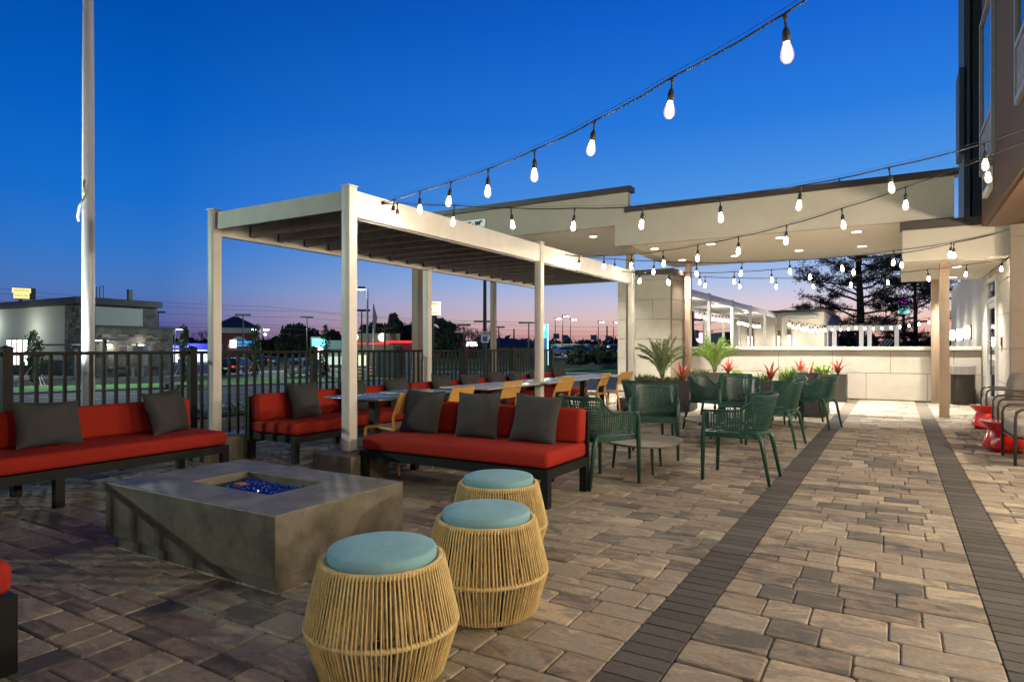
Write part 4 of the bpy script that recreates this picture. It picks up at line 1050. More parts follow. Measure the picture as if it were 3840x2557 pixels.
# ledge stone restaurant
x, y = at(180, 62); zb = -1.5
rt = thing('restaurant_building', 'stucco and ledge stone restaurant beyond the car park on the left', 'building', (x, y, zb))
MB().box(-26, .05, 0, -2.6, 7.5, 6.9).build('stucco_wall', M['rest_wall'], rt)
MB().box(-2.6, 0, 0, .05, 7.7, 6.85).build('stone_tower', M['stone_dark'], rt)
MB().box(-.2, 1.5, 2.6, .14, 6.1, 6.75).build('stucco_wall', M['rest_wall'], rt)
MB().box(-26.4, -.45, 6.9, .0, .3, 7.6).box(-.3, -.5, 6.95, .5, 8.0, 7.6).box(-26, .3, 6.9, -.3, 7.9, 7.2).build('roof_coping', M['roofdark'], rt)
MB().box(.151, -.1, 0, 3.4, 7.4, 4.6).build('stone_annexe', M['stone_dark'], rt)
MB().box(.10, -.2, 4.6, 3.5, 7.5, 4.85).build('annexe_coping', M['roofdark'], rt)
MB().box(-26, -.04, 0, -2.6, .049, 1.5).build('stone_base', M['stone_dark'], rt)
sr = random.Random(5)
for fy, xa, xb, zt, ax_ in ((-.1, .16, 3.4, 4.5, 'x'), (3.4, -.05, 7.35, 4.5, 'y'), (0, -2.6, .05, 6.8, 'x')):      # ledge stones that stand proud
    n_ = 0
    for k in range(60 if ax_ == 'y' else 40):
        u, z = sr.uniform(xa, xb-.9), sr.uniform(.1, zt-.4); w_, h_ = sr.uniform(.4, 1.0), sr.uniform(.14, .3); d = sr.uniform(.03, .09)
        m_ = M[sr.choice(('stone_mid', 'stone_deep', 'stone_dark'))]
        (MB().box(u, fy-d, z, u+w_, fy-.002, z+h_) if ax_ == 'x' else MB().box(fy+.002, u, z, fy+d, u+w_, z+h_)).build('stone', m_, rt)
for x0 in (-10.5, -9.3, -8.1, -6.9):
    f = MB().box(x0-.5, -1.6, .9, x0+.5, -1.45, 3.6).build('menu_board', M['black'], rt)
    MB().box(x0-.42, -1.63, 1.0, x0+.42, -1.601, 2.2).box(x0-.42, -1.63, 2.25, x0+.42, -1.601, 3.5).build('lit_panel', emit('menu_light', (1, .93, .93), 2.2), f)
for yy in (1.0, 4.0):
    l_ = MB().box(3.41, yy-.3, 2.9, 3.6, yy+.3, 3.05).build('wall_light', M['greypole'], rt); lamp('annexe_wall_light', (x+3.9, y+yy, zb+2.85), 'POINT', (1, .95, .8), 120, .1)
lamp('menu_canopy_lamp', (x-8.5, y-2.2, zb+4.6), 'POINT', (.95, 1, .9), 350, .3)
lamp('store_side_lamp', (x-18.5, y-1.5, zb+5.2), 'POINT', (.85, 1, .88), 450, .2)
for k in range(2): MB().tube([(.6-1.3*k-1, 2.5, 7.2), (.6-1.3*k-1, 2.5, 8.9), (-.1-1.3*k-1, 2.5, 8.9), (-.1-1.3*k-1, 2.5, 7.2)], .05, 6).build('roof_ladder_rail', M['slate_trim'], rt)
MB().box(-.1, 4.6, 7.6, .3, 5.0, 8.7).build('flue', M['slate_trim'], rt)
t = thing('drive_through_canopy', 'thin dark menu canopy on a post in front of the restaurant', 'canopy', (*at(262/1.0-10, 54), -1.5))
MB().box(-4.6, -.8, 3.35, 1.2, .8, 3.5).build('canopy_roof', M['slate_trim'], t); MB().box(-.9, -.12, 0, -.65, .12, 3.349).build('canopy_post', M['slate_trim'], t)
MB().box(-3.4, -.5, 3.335, -1.2, .5, 3.349).build('canopy_light', M['downlight'], t)
t = thing('drive_through_canopy', 'second thin menu canopy standing left behind the young tree', 'canopy', (*at(176, 56), -1.5))
MB().box(-4.2, -.8, 2.9, .8, .8, 3.05).build('canopy_roof', M['slate_trim'], t); MB().box(-.3, -.12, 0, -.05, .12, 2.899).build('canopy_post', M['slate_trim'], t)
for xd, lb in ((493, 'grey meter cabinet by the ledge stone wall, left one'), (528, 'grey meter cabinet by the ledge stone wall, right one')):
    xx, yy = at(xd*.62, 60); t = thing('meter_cabinet', lb, 'cabinet', (xx, yy, -1.5)); MB().box(-.5, -.25, 1.1, .5, .25, 2.9).build('cabinet', M['greypole'], t); MB().box(-.1, -.08, 0, .1, .08, 1.099).build('post', M['greypole'], t)
# lit roof sign behind it
x, y = at(54, 82); t = thing('lit_marquee_sign', 'glowing yellow marquee sign above the restaurant roof', 'sign', (x, y, -1.5), face(x, y))
MB().box(-.5, -.2, 6, -.1, .2, 9.6).build('sign_post', M['black'], t); MB().box(-.9, -.4, 8.9, 1.25, .4, 10.3).build('sign_box', M['black'], t)
MB().box(-1.15, -.45, 9.65, .75, -.401, 10.25).box(-1.0, -.45, 8.95, .6, -.401, 9.63).build('sign_face', emit('marquee_light', (1, .72, .25), 1.3), t)
text('WAFFLE', .42, M['black'], t, (-.2, -.47, 9.95)); text('HOUSE', .42, M['black'], t, (-.2, -.47, 9.3))

# young trees in the lawn strip
def leafball(b, c, r, n, s, r_, flat=1.):
    for _ in range(n):
        d = Vector((r_.gauss(0, 1), r_.gauss(0, 1), r_.gauss(0, 1)*flat)).normalized() * r * r_.random()**.45
        p = c + Vector((d.x, d.y, d.z*flat)); a = Euler((r_.uniform(0, 6.3), r_.uniform(0, 6.3), r_.uniform(0, 6.3))).to_matrix(); k = s*r_.uniform(.6, 1.3)
        b.poly([p + a@Vector((-k, 0, 0)), p + a@Vector((0, -k*.45, 0)), p + a@Vector((k, 0, .1*k)), p + a@Vector((0, k*.45, 0))])
def young(xd, d, h_, label, seed, w_=.55):
    x, y = at(xd, d); z = tz(x, y)-.02; r_ = random.Random(seed); t = thing('young_tree', label, 'tree', (x, y, z), group='young magnolias in the lawn strip')
    MB().tube([(0, 0, 0), (.05, 0, h_*.5), (0, .05, h_*.93)], [.06, .04, .012], 7).build('trunk', M['bark'], t)
    b = MB()
    for k in range(16):
        s = k/15; rr = w_*(.55+.6*math.sin(math.pi*min(1, s*1.05)))*r_.uniform(.7, 1.1); zc = .5+s*(h_-.7)
        a = r_.uniform(0, 6.3); leafball(b, Vector((.3*w_*math.cos(a), .3*w_*math.sin(a), zc)), rr*.8, 42, .13, r_)
    b.build('crown', M['youngleaf'], t)
    for a in (0, 2.1, 4.2): MB().tube([(.9*math.cos(a), .9*math.sin(a), 0), (.04*math.cos(a), .04*math.sin(a), h_*.42)], .018, 4).build('guy_stake', M['whiteplastic'], t)
    m = MB().lathe([(.95, 0.0), (.6, .07), (.01, .1)], 14, cap=False).build('mulch_ring', M['mulch'], t)
young(80, 41, 3.55, 'young leafy tree in the lawn strip, left of the flagpole', 1, .62)
young(424, 45, 4.1, 'slim young tree in the lawn strip, behind the fence post left of the pergola', 2, .5)
young(588, 52, 4.5, 'young tree in the lawn strip between the first two cream posts', 3, .55)
young(748, 62, 4.9, 'young tree in the lawn strip beside the silver car', 4, .6)
young(985, 70, 4.0, 'young tree behind the grey container fence panel', 5, .6)

# distant trees
def blob(xd, ytop, w_px, d, label, seed, n=10, low=0, base=-1.5, cat='tree', m='darkleaf', s=.34, group=None, cnt=None):
    r_ = random.Random(seed); x, y = at(xd, d); top = zz(ytop, d); wid = w_px/PPM*d/2*1.3; h_ = top-base
    t = thing('evergreen_tree', label, 'tree', (x, y, base), group=group or 'dark trees along the horizon')
    MB().tube([(0, 0, 0), (.2, 0, h_*.45), (0, .2, h_*.8)], [.028*h_+.1, .02*h_+.05, .05], 7).build('trunk', M['bark'], t)
    b = MB()
    for k in range(int(n*1.5)):
        a = r_.uniform(0, 6.3); f = r_.random(); zc = h_*(.35+.52*f)*(1-low*(1-f)); env = 1 if low else math.sqrt(max(.05, 1-((zc/h_-.55)/.5)**2)); rr = wid*env*r_.uniform(.1, .72)
        cr = min(wid*r_.uniform(.18, .42), h_*.35)
        leafball(b, Vector((rr*math.cos(a), rr*math.sin(a), min(zc, h_-cr*.8))), cr, cnt or 150, s, r_, .8)
    leafball(b, Vector((0, 0, h_-wid*.3)), wid*.3, cnt or 120, s, r_, .8)
    b.build('crown', M[m], t)
def bare(xd, ytop, w_px, d, label, seed):
    r_ = random.Random(seed); x, y = at(xd, d); h_ = zz(ytop, d)+1.5; t = thing('bare_tree', label, 'tree', (x, y, -1.5), group='leafless trees along the horizon')
    b = MB(); tr = MB().tube([(0, 0, 0), (.1, 0, h_*.25)], [.3, .24], 7)
    def grow(p, d_, L_, rad, lv):
        q = p + d_*L_; b.tube([p, (p+q)/2+Vector((r_.uniform(-.1, .1), r_.uniform(-.1, .1), 0))*L_*.4, q], [rad, rad*.8, rad*.6], 3, cap=False)
        if lv == 0: return
        for _ in range(3 if lv > 1 else 4):
            nd = (d_ + Vector((r_.gauss(0, .5), r_.gauss(0, .5), r_.uniform(-.15, .45)))).normalized(); grow(q, nd, L_*r_.uniform(.62, .8), rad*.58, lv-1)
    for k in range(4):
        a = k*1.57+r_.uniform(-.4, .4); grow(Vector((.1, 0, h_*.25)), Vector((.45*math.cos(a), .45*math.sin(a), 1)).normalized(), h_*.24, .14, 4)
    tr.build('trunk', M['bark'], t); b.build('branches', M['bark'], t)
blob(688, 744, 96, 118, 'broad round dark tree behind the silver car', 21, 18, s=.5)
blob(640, 772, 60, 125, 'low dark tree left of the broad round one', 22, 10, s=.5)
blob(735, 772, 70, 125, 'low dark tree right of the broad round one', 23, 12, s=.5)
blob(765, 758, 40, 130, 'small dark tree just left of the near pergola post', 24, 10, s=.5)
blob(600, 782, 60, 128, 'squat dark tree behind the lit twin lamps', 25, 8, s=.5)
blob(500, 775, 110, 140, 'dark tree mass behind the blue lit shop', 26, 14, s=.5)
blob(425, 776, 60, 142, 'dark tree just right of the stone restaurant', 27, 9, s=.5)
blob(905, 719, 44, 105, 'tall rounded dark tree behind the red roofed restaurant', 28, 12, s=.42)
blob(860, 738, 56, 108, 'dark tree left of the tall rounded one', 29, 14, s=.42)
blob(836, 745, 40, 110, 'dark tree right beside the street lamp pole', 30, 10, s=.42)
blob(940, 745, 60, 106, 'dark tree mass left of the tan column', 31, 14, s=.42)
blob(975, 704, 60, 100, 'tall dark pine behind the burger sign', 32, 18, s=.4)
blob(1015, 730, 60, 100, 'bushy dark evergreen right of the burger sign', 33, 18, s=.4)
blob(1030, 762, 70, 98, 'lower dark evergreen right of the burger sign', 34, 14, s=.4)
blob(1080, 790, 110, 110, 'low dark hedge of trees behind the white lit sign', 35, 12, s=.4)
blob(1305, 774, 24, 160, 'small rounded tree on the horizon between the lamp posts', 36, 9, s=.45)
blob(1330, 799, 80, 76, 'dark shrub mass in front of the car lot', 37, 14, low=.9, base=-.5, s=.2)
blob(1385, 797, 80, 78, 'dark shrub mass beside the cream pier', 38, 14, low=.9, base=-.5, s=.2)
bare(1055, 738, 60, 105, 'tall leafless tree right of the burger sign', 41)
bare(1110, 742, 70, 95, 'leafless spreading tree behind the dark lamp pole', 42)
bare(1085, 752, 50, 100, 'leafless tree left of the dark lamp pole', 43)
bare(1200, 770, 40, 120, 'small leafless tree right of the pale column', 44)
bare(1350, 778, 36, 110, 'leafless tree near the car lot lamps', 45)
bare(925, 730, 30, 120, 'leafless tree top behind the dark evergreens', 46)
bare(470, 752, 60, 150, 'leafless tree behind the blue lit shop', 47)

# far tree line and buildings as one mass at the horizon
r_ = random.Random(77); b = MB()
for k in range(900):
    xd = r_.uniform(-100, 2900); d = r_.uniform(190, 260); x, y = at(xd, d); leafball(b, Vector((x, y, r_.uniform(-1, zz(792-r_.random()*9, d)))), r_.uniform(2, 4), 9, 1.6, r_, .7)
tag(b.build('distant_treeline', M['darkleaf']), kind='stuff', label='dark belt of woodland along the whole horizon', cat='woodland')
# big pine seen through the canopy
def pine(xd, d, base, h_, label, seed, z0, rad=.34, lim=26, lean=0, ll0=5.2):
    r_ = random.Random(seed); x, y = at(xd, d); t = thing('pine_tree', label, 'tree', (x, y, base), group='pines beyond the low wall')
    tp = [Vector((lean*s + .12*math.sin(s*5), 0, h_*s)) for s in [i/10 for i in range(11)]]
    MB().tube(tp, [rad*(1-.75*i/10) for i in range(11)], 10).build('trunk', M['bark'], t, smooth=True)
    br = MB(); nd = MB()
    def needles(p, r):
        for _ in range(22):
            dd = Vector((r_.gauss(0, 1), r_.gauss(0, 1), r_.gauss(0, .75)+.2)).normalized(); q = p + Vector((r_.gauss(0, 1), r_.gauss(0, 1), r_.gauss(0, .6)))*r*.5
            s_ = dd.cross(Vector((r_.random(), r_.random(), r_.random()))).normalized()*.03; L_ = r_.uniform(.16, .34); nd.poly([q-s_, q+dd*L_, q+s_])
    for k in range(lim):
        f = k/(lim-1); z = z0 + (h_-z0-.6)*f; a = k*2.399+r_.uniform(-.4, .4)
        L_ = ll0*(1-.55*f)*r_.uniform(.6, 1.1); p = Vector((lean*z/h_, 0, z)); up = r_.uniform(-.12, .35)
        d_ = Vector((math.cos(a), math.sin(a), up)).normalized(); pts = [p]
        for i in range(1, 7): d_ = (d_+Vector((r_.gauss(0, .10), r_.gauss(0, .10), r_.gauss(.03, .10)))).normalized(); pts.append(pts[-1]+d_*L_/6)
        br.tube(pts, [.085*(1-f*.5)*(1-.8*i/6)+.012 for i in range(7)], 5, cap=False)
        for i in range(3, 7):
            for _ in range(3 if i > 3 else 2):
                e = (d_+Vector((r_.gauss(0, .8), r_.gauss(0, .8), r_.gauss(.15, .35)))).normalized(); q = pts[i]; l2 = r_.uniform(.5, 1.3)
                br.tube([q, q+e*l2], [.022, .008], 3, cap=False)
                for u in (.6, 1.0): needles(q+e*l2*u, .34)
    br.build('limbs', M['bark'], t); nd.build('needles', M['needle'], t)
pine(1975, 44, -1.2, 12.0, 'tall spreading pine framed by the canopy, its trunk bare low down', 3, 3.0, .34, 40, 0, 4.6)
pine(2105, 52, -1.2, 10.5, 'slimmer pine trunk right of the big pine', 6, 4.5, .10, 16, 0, 3.4)
pine(2215, 40, -1.2, 9.5, 'pine top above the lit grey wing wall', 9, 5.0, .14, 16, 0, 3.6)
pine(1890, 60, -1.2, 7.2, 'short pine left of the big pine, low against the sunset', 12, 1.2, .12, 14, 0, 3.4)
pine(2040, 62, -1.2, 6.8, 'short pine right of the big trunk, low against the sunset', 14, 1.2, .12, 14, 0, 3.6)

# ------------------------------------------------------------------ street lamps, poles
def street(xd, ytop, d, label, kind, lit, side=1, grp='street lamps around the car park', hw=.9):
    x, y = at(xd, d); top = zz(ytop, d); b0 = -1.5 if d > 55 else tz(x, y); H_ = top-b0; rz = face(x, y)
    t = thing('street_lamp', label, 'street lamp', (x, y, b0), rz, grp); pm = M['darkpole'] if not lit else M['greypole']
    w_ = .09 if d > 30 else .11
    MB().tube([(0, 0, 0), (0, 0, H_)], [w_*1.3, w_*.8], 8).build('pole', pm, t)
    if kind == 'T':
        MB().rbox(-hw, -.25, H_, hw, .25, H_+.22, .06, 2).build('lamp_head', M['darkpole'], t)
    elif kind == 'S':
        hd = MB().rbox(-.15, -.2, H_-.02, side*1.25+(.0), .2, H_+.18, .06, 2).build('lamp_head', M['darkpole'], t)
        if lit: MB().box(min(.2*side, 1.15*side), -.17, H_-.05, max(.2*side, 1.15*side), .17, H_-.021).build('lamp_lens', M['whitelamp'], hd)
    elif kind == 'W':
        for s_ in (-1, 1):
            hd = MB().rbox(s_*.9-.5, -.25, H_, s_*.9+.5, .25, H_+.2, .06, 2).build('lamp_head', M['greypole'], t)
            MB().box(s_*.9-.42, -.27, H_-.14, s_*.9+.42, .18, H_-.001).build('lamp_lens', M['whitelamp'], hd)
    elif kind == 'B':
        hd = MB().lathe([(.02, -.1), (.2, .0), (.26, .18), (.1, .34)], 12, (side*.3, 0, H_)).build('lamp_head', M['whitelamp'], t, smooth=60)
    return t
street(845, 665, 49, 'tall slim street lamp lit white, left of the dark trees', 'S', True, -1)
street(364, 719, 100, 'unlit box headed lamp just right of the stone restaurant', 'T', False, hw=1.0)
street(402, 757, 95, 'white lit lamp over the blue shop, by the stone restaurant', 'S', True, 1)
street(559, 726, 78, 'unlit flat headed lamp in front of the brick clinic', 'T', False)
street(706, 731, 92, 'unlit flat headed lamp in front of the broad round tree', 'T', False)
street(832, 716, 70, 'unlit flat headed lamp right of the near pergola post', 'T', False)
street(599, 757, 110, 'twin headed white lit lamp right of the brick clinic', 'W', True)
street(607, 770, 150, 'smaller white lit lamp below the twin headed one', 'B', True)
street(658, 768, 140, 'white lit ball lamp left of the broad round tree', 'B', True, 1)
street(700, 774, 170, 'tiny twin lit lamp in front of the broad round tree', 'W', True)
street(675, 786, 170, 'tiny white lit lamp under the broad round tree', 'B', True, 1)
street(1067, 749, 85, 'unlit flat headed lamp beside the leafless trees', 'T', False)
street(1115, 560, 31, 'tall dark lamp pole carrying a small parking notice', 'N', False)
street(1116, 741, 88, 'unlit wide headed lamp crossing the tall dark pole', 'T', False, hw=1.6)
street(1147, 754, 95, 'unlit flat headed lamp half hidden by the pale column', 'T', False)
street(1216, 744, 72, 'unlit wide headed lamp left of the middle cream post', 'T', False, hw=1.15)
for xd, yt, lb in ((1277, 733, 'first white lit lamp of the car lot, right of the blue sign'), (1294, 727, 'tallest white lit lamp of the car lot'), (1312, 735, 'third white lit lamp of the car lot'), (1376, 740, 'white lit lamp of the car lot near the leafless tree'), (1411, 742, 'white lit lamp against the edge of the cream pier')):
    street(xd, yt, 120, lb, 'S', True, 1, 'tall lamps of the car lot')
# parking notice on the dark pole
x, y = at(1115, 30.7); t = thing('parking_notice', 'small white handicapped parking notice on the tall dark pole', 'sign', (x, y, zz(775, 30.7)), face(x, y))
MB().box(-.18, -.02, -.27, .18, .02, .27).build('plate', M['whiteplastic'], t); text('RESERVED\nPARKING', .05, M['black'], t, (0, -.035, .17)); MB().box(-.10, -.03, -.20, .10, -.021, .03).build('symbol_panel', mat('sign_blue', (.05, .12, .4)), t)
# second flagpole far behind
x, y = at(858, 92); t = thing('flagpole', 'thin white flagpole with a furled flag behind the red restaurant', 'flagpole', (x, y, -1.5))
MB().tube([(0, 0, 0), (0, 0, zz(704, 92)+1.5)], [.07, .03], 7).build('pole', M['pole'], t); MB().tube([(.05, 0, 9), (.35, 0, 7), (.2, 0, 4.6)], [.05, .35, .1], 6).build('flag', mat('furled_flag', (.12, .1, .16)), t)
# utility poles and wires
def upole(xd, ytop, d, label, arm=True):
    x, y = at(xd, d); H_ = zz(ytop, d)+1.5; t = thing('utility_pole', label, 'utility pole', (x, y, -1.5), face(x, y), 'wooden utility poles')
    MB().tube([(0, 0, 0), (0, 0, H_)], [.2, .13], 8).build('pole', M['wood'], t)
    if arm:
        MB().box(-1.1, -.06, H_-.9, 1.1, .06, H_-.75).build('cross_arm', M['wood'], t); MB().lathe([(.22, 0), (.22, .8)], 10, (.35, 0, H_-2.6)).build('transformer', M['greypole'], t)
    return (x, y, H_-1.5)
upole(1593, 716, 62, 'wooden utility pole with a transformer seen through the second pergola'); upole(1619, 747, 80, 'farther utility pole with a crossarm seen through the second pergola')
upole(1319+56, 775, 125, 'utility pole with crossarms by the car lot lamps'); upole(1400-4, 749, 120, 'bare wooden pole left of the cream pier', False); upole(2104, 640, 75, 'slim dark pole behind the pines', False)
upole(1182, 756, 115, 'thin pole in front of the small leafless tree', False); upole(885, 742, 95, 'utility pole among the dark evergreens')
def wire(pts, label):
    b = MB(); P3 = []
    for i in range(len(pts)-1):
        a, c = Vector((*at(pts[i][0], pts[i][2]), zz(pts[i][1], pts[i][2]))), Vector((*at(pts[i+1][0], pts[i+1][2]), zz(pts[i+1][1], pts[i+1][2])))
        for k in range(10): s = k/10; P3.append(a.lerp(c, s)-Vector((0, 0, (a-c).length*.012*4*s*(1-s))))
    P3.append(c); tag(b.tube(P3, .024, 4).build('power_line', M['cable']), label, 'power line', 'overhead power lines')
WL = [('highest', -30, 660, 1250, 742), ('second', -30, 672, 1420, 752), ('third', -30, 690, 1420, 762), ('fourth', -30, 716, 1420, 772), ('fifth', -30, 724, 1300, 776), ('lowest', -30, 742, 1300, 783)]
for nm_, x0, y0, x1, y1 in WL: wire([(x0, y0, 90), ((x0+x1)/2, (y0+y1)/2+4, 100), (x1, y1, 118)], nm_ + ' overhead power line crossing the horizon behind the pergola')
wire([(1560, 752, 62), (1593, 748, 62), (1850, 700, 70)], 'overhead wire crossing above the far clubhouse'); wire([(1560, 764, 62), (1619, 760, 80), (1760, 740, 90)], 'lower overhead wire behind the second pergola')
wire([(1560, 738, 62), (1593, 730, 62), (1640, 741, 80)], 'short overhead wire between the two poles beyond the second pergola')

# ------------------------------------------------------------------ shops and signs
x, y = at(541, 118); t = thing('brick_clinic', 'brick clinic with a dark hipped roof and blue lit name', 'building', (x, y, -1.5), face(x, y))
wdt = 6.6
MB().box(-9, 1.5, 0, -wdt/2, 9, 3.4).build('low_wing', M['offwhite'], t); MB().box(-wdt/2, 0, 0, wdt/2, 8, 5.4).build('brick_wall', M['brick'], t); MB().box(-wdt/2-.2, -.25, 5.4, wdt/2+.2, 8.2, 6.4).build('cornice', M['offwhite'], t)
b = MB(); n = 0; b.v = [(-wdt/2-1.0, -1.0, 6.4), (wdt/2+1.0, -1.0, 6.4), (wdt/2+1.0, 9, 6.4), (-wdt/2-1.0, 9, 6.4), (-.4, 4, 8.6), (.4, 4, 8.6)]
b.f = [(0, 1, 5, 4), (1, 2, 5), (2, 3, 4, 5), (3, 0, 4), (3, 2, 1, 0)]; b.build('hipped_roof', M['bluegreyroof'], t)
ar = MB()
for k in range(10):
    a0, a1 = math.pi*(k/10)*.6+math.pi*.2, math.pi*((k+1)/10)*.6+math.pi*.2
    ar.v += [(.6+.52*r1*math.cos(a), -.3, .2+r1*math.sin(a)) for a, r1 in ((a0, 4.0), (a1, 4.0), (a1, 4.6), (a0, 4.6))]; n = len(ar.v)-4; ar.f.append((n, n+1, n+2, n+3))
ar.build('arch_band', M['offwhite'], t); MB().box(-1.6, -.4, 2.3, 3.2, -.32, 2.4).build('sign_ledge', M['offwhite'], t)
MB().box(-.9, -.6, 2.7, .2, -.36, 4.1).build('logo_panel', emit('white_sign_light', (.9, .95, 1), 2.2), t)
cy = emit('cyan_sign_light', (.02, .42, 1), 2.2); text('HOUGHTON', .52, cy, t, (1.75, -.5, 3.7)); text('CLINIC', .50, cy, t, (1.2, -.5, 3.15))
x, y = at(458, 105); t = thing('shop_building', 'long low shop with vivid blue lit lettering', 'building', (x, y, -1.5), face(x, y))
MB().box(-5.5, 0, 0, 3.4, 8, 3.2).build('shop_wall', M['offwhite'], t); MB().box(-5.6, -.1, 2.35, 3.5, -.001, 3.4).build('fascia_board', mat('blue_fascia', (.12, .13, .45)), t)
text('Blinds Store', .56, emit('blue_letter_light', (.22, .22, 1), 7), t, (-2.6, -.3, 2.87)); MB().box(-4.4, -.06, .4, -2.6, -.001, 2.5).build('lit_window', emit('shop_window_light', (.9, 1, .95), 1.6), t); MB().box(-1.0, -.06, .4, 1.2, -.001, 2.5).build('lit_window', emit('shop_window_light', (.8, 1, 1), 1.0), t)
MB().box(2.2, -.15, 2.6, 3.1, -.101, 3.0).build('teal_sign', emit('teal_sign_light', (.05, .6, .7), 1.6), t)
lamp('shop_sign_glow', (x+1.0, y-1.6, 1.6), 'POINT', (.2, .2, 1), 500, .3)
# burger restaurant
x, y = at(850, 98); t = thing('burger_restaurant', 'low restaurant with a glowing red roof band', 'building', (x, y, -1.5), face(x, y))
MB().box(-3.4, 0, 0, 4.6, 9, 4.9).build('parapet_wall', mat('olive_stucco', (.20, .19, .12)), t); MB().box(4.6, .3, 0, 16, 8, 3.6).build('red_wall', mat('maroon_wall', (.22, .02, .04), .7), t)
MB().box(-4.4, -.25, 3.25, 2.8, -.001, 3.4).box(1.6, -.25, 3.45, 9.2, -.001, 3.8).build('red_light_band', emit('red_band_light', (1, .04, .05), 1.1), t); MB().box(-4, -1, 0, -.5, -.02, 1.6).build('lit_window', emit('warm_window_light', (.9, .9, .6), .8), t)
for xx, lb in ((-2.3, 0), (1.9, 0)): MB().lathe([(.65, 0), (.65, .12)], 20).xf(Matrix.Translation((xx, -.28, 4.3)) @ Matrix.Rotation(R(90), 4, 'X')).build('round_emblem', emit('emblem_light', (1, .93, .8), 1.4), t)
x, y = at(770, 96); t = thing('white_restaurant', 'pale boxy restaurant lit green white, left of the near pergola post', 'building', (x, y, -1.5), face(x, y))
MB().box(-3.3, .5, 0, 3, 7, 3.4).build('wall', M['rest_wall'], t); MB().box(-1.9, -.2, 2.5, 3, .49, 3.8).build('teal_parapet', mat('teal_parapet', (.2, .33, .34)), t); MB().box(-3.4, -.3, 2.5, -2.0, .4, 4.3).build('corner_tower', M['rest_wall'], t); MB().box(-2.5, -.31, .2, 2.5, -.21, 1.4).build('lit_window', emit('cool_window_light', (.9, 1, .85), .35), t)  # teal is the parapet's own colour, no emission
lamp('restaurant_lot_light', (x-2, y-6, 4), 'POINT', (.8, 1, .95), 500, .3)
x, y = at(735, 84); t = thing('teal_pylon_sign', 'small glowing teal and white pylon sign left of the near pergola post', 'sign', (x, y, -1.5), face(x, y))
MB().rbox(-.9, -.15, 2.9, .9, .15, 3.9, .2, 3).build('sign_face', emit('teal_face_light', (.1, .8, .6), 2.0), t); MB().box(-.55, -.12, 2.3, .55, .12, 2.89).build('sign_neck', emit('white_neck_light', (.9, 1, 1), 1.5), t); MB().box(-.3, -.1, 0, .3, .1, 2.29).build('sign_stem', emit('white_stem_light', (.9, 1, 1), 1.5), t)
# burger pylon
x, y = at(997, 64); t = thing('burger_pylon_sign', 'tall rounded white burger sign on a pole, half hidden by a cream post', 'sign', (x, y, -1.5), face(x, y)+.12)
z0 = zz(726, 64)+1.5; z1 = zz(692, 64)+1.5; zc = (z0+z1)/2; hh = (z1-z0)/2
MB().tube([(0, .3, 0), (0, .3, z0)], .11, 8).build('sign_pole', M['darkpole'], t)
MB().rbox(-.78, -.02, z0, .78, .6, z1, .3, 4).build('sign_box', M['greypole'], t, smooth=40)
MB().rbox(-.72, -.12, z0+.05, .72, .0, z1-.05, .06, 3).build('sign_face', emit('sign_white_light', (1, .95, .86), 1.3), t, smooth=40)
bun = emit('bun_light', (.85, .55, .22), 1.1)
ov = [(.55*math.cos(a), .30*math.sin(a)) for a in [math.pi*k/14 for k in range(15)]]
for sg, zc_ in ((1, zc+.30), (-1, zc-.36)):
    b = MB(); b.v = [(px, -.14, zc_+sg*pz*(1 if sg > 0 else .6)) for px, pz in ov]; b.f = [tuple(range(15))]; b.build('bun_emblem', bun, t)
text('BURGER', .28, emit('lilac_letter_light', (.75, .6, .8), 1), t, (0, -.15, zc+.12)); text('KING', .40, emit('orange_letter_light', (.9, .42, .3), 1), t, (0, -.15, zc-.18))
# white and blue signs
x, y = at(1085, 100); t = thing('white_lit_sign', 'small blank white lit box sign under the leafless trees', 'sign', (x, y, -1.5), face(x, y))
MB().rbox(-.85, -.1, zz(796, 100)+1.5, .85, .1, zz(786, 100)+1.5, .08, 2).build('sign_face', emit('white_box_light', (1, 1, 1), 3), t); MB().box(-.1, -.05, 0, .1, .05, zz(796, 100)+1.49).build('sign_post', M['darkpole'], t)
x, y = at(1246, 78); t = thing('blue_pylon_sign', 'bright blue dealer pylon with a white ring, right of the middle cream post', 'sign', (x, y, -1.5), face(x, y)+.5)
MB().box(-.75, -.2, 0, .75, .2, zz(744, 78)+1.5).build('pylon', mat('blue_pylon', (.04, .2, .4)), t); MB().box(-.7, -.26, 3.9, .62, -.201, zz(745, 78)+1.5).build('pylon_light', emit('cyan_panel_light', (.08, .62, .9), 1.5), t)
MB().tube([(.33*math.cos(a*.4)-.1, -.3, 5.15+.42*math.sin(a*.4)) for a in range(17)], .07, 6).build('ring_emblem', emit('ring_light', (1, 1, 1), 1.6), t); MB().box(.63, -.3, .6, .76, -.202, 5.6).build('edge_light', emit('edge_light', (.55, .9, 1), 1.2), t)
x, y = at(1262, 90); t = thing('banner_pole', 'leaning black pole with a blue feather banner beside the blue pylon', 'banner', (x, y, -1.5))
MB().tube([(0, 0, 0), (-.8, 0, 4.8)], .09, 6).build('pole', M['darkpole'], t); MB().obox((-.9, 0, 4.6), (.75, 0, 0), (0, .03, 0), (0, 0, .8)).build('banner_cloth', mat('blue_banner', (.03, .12, .4)), t)
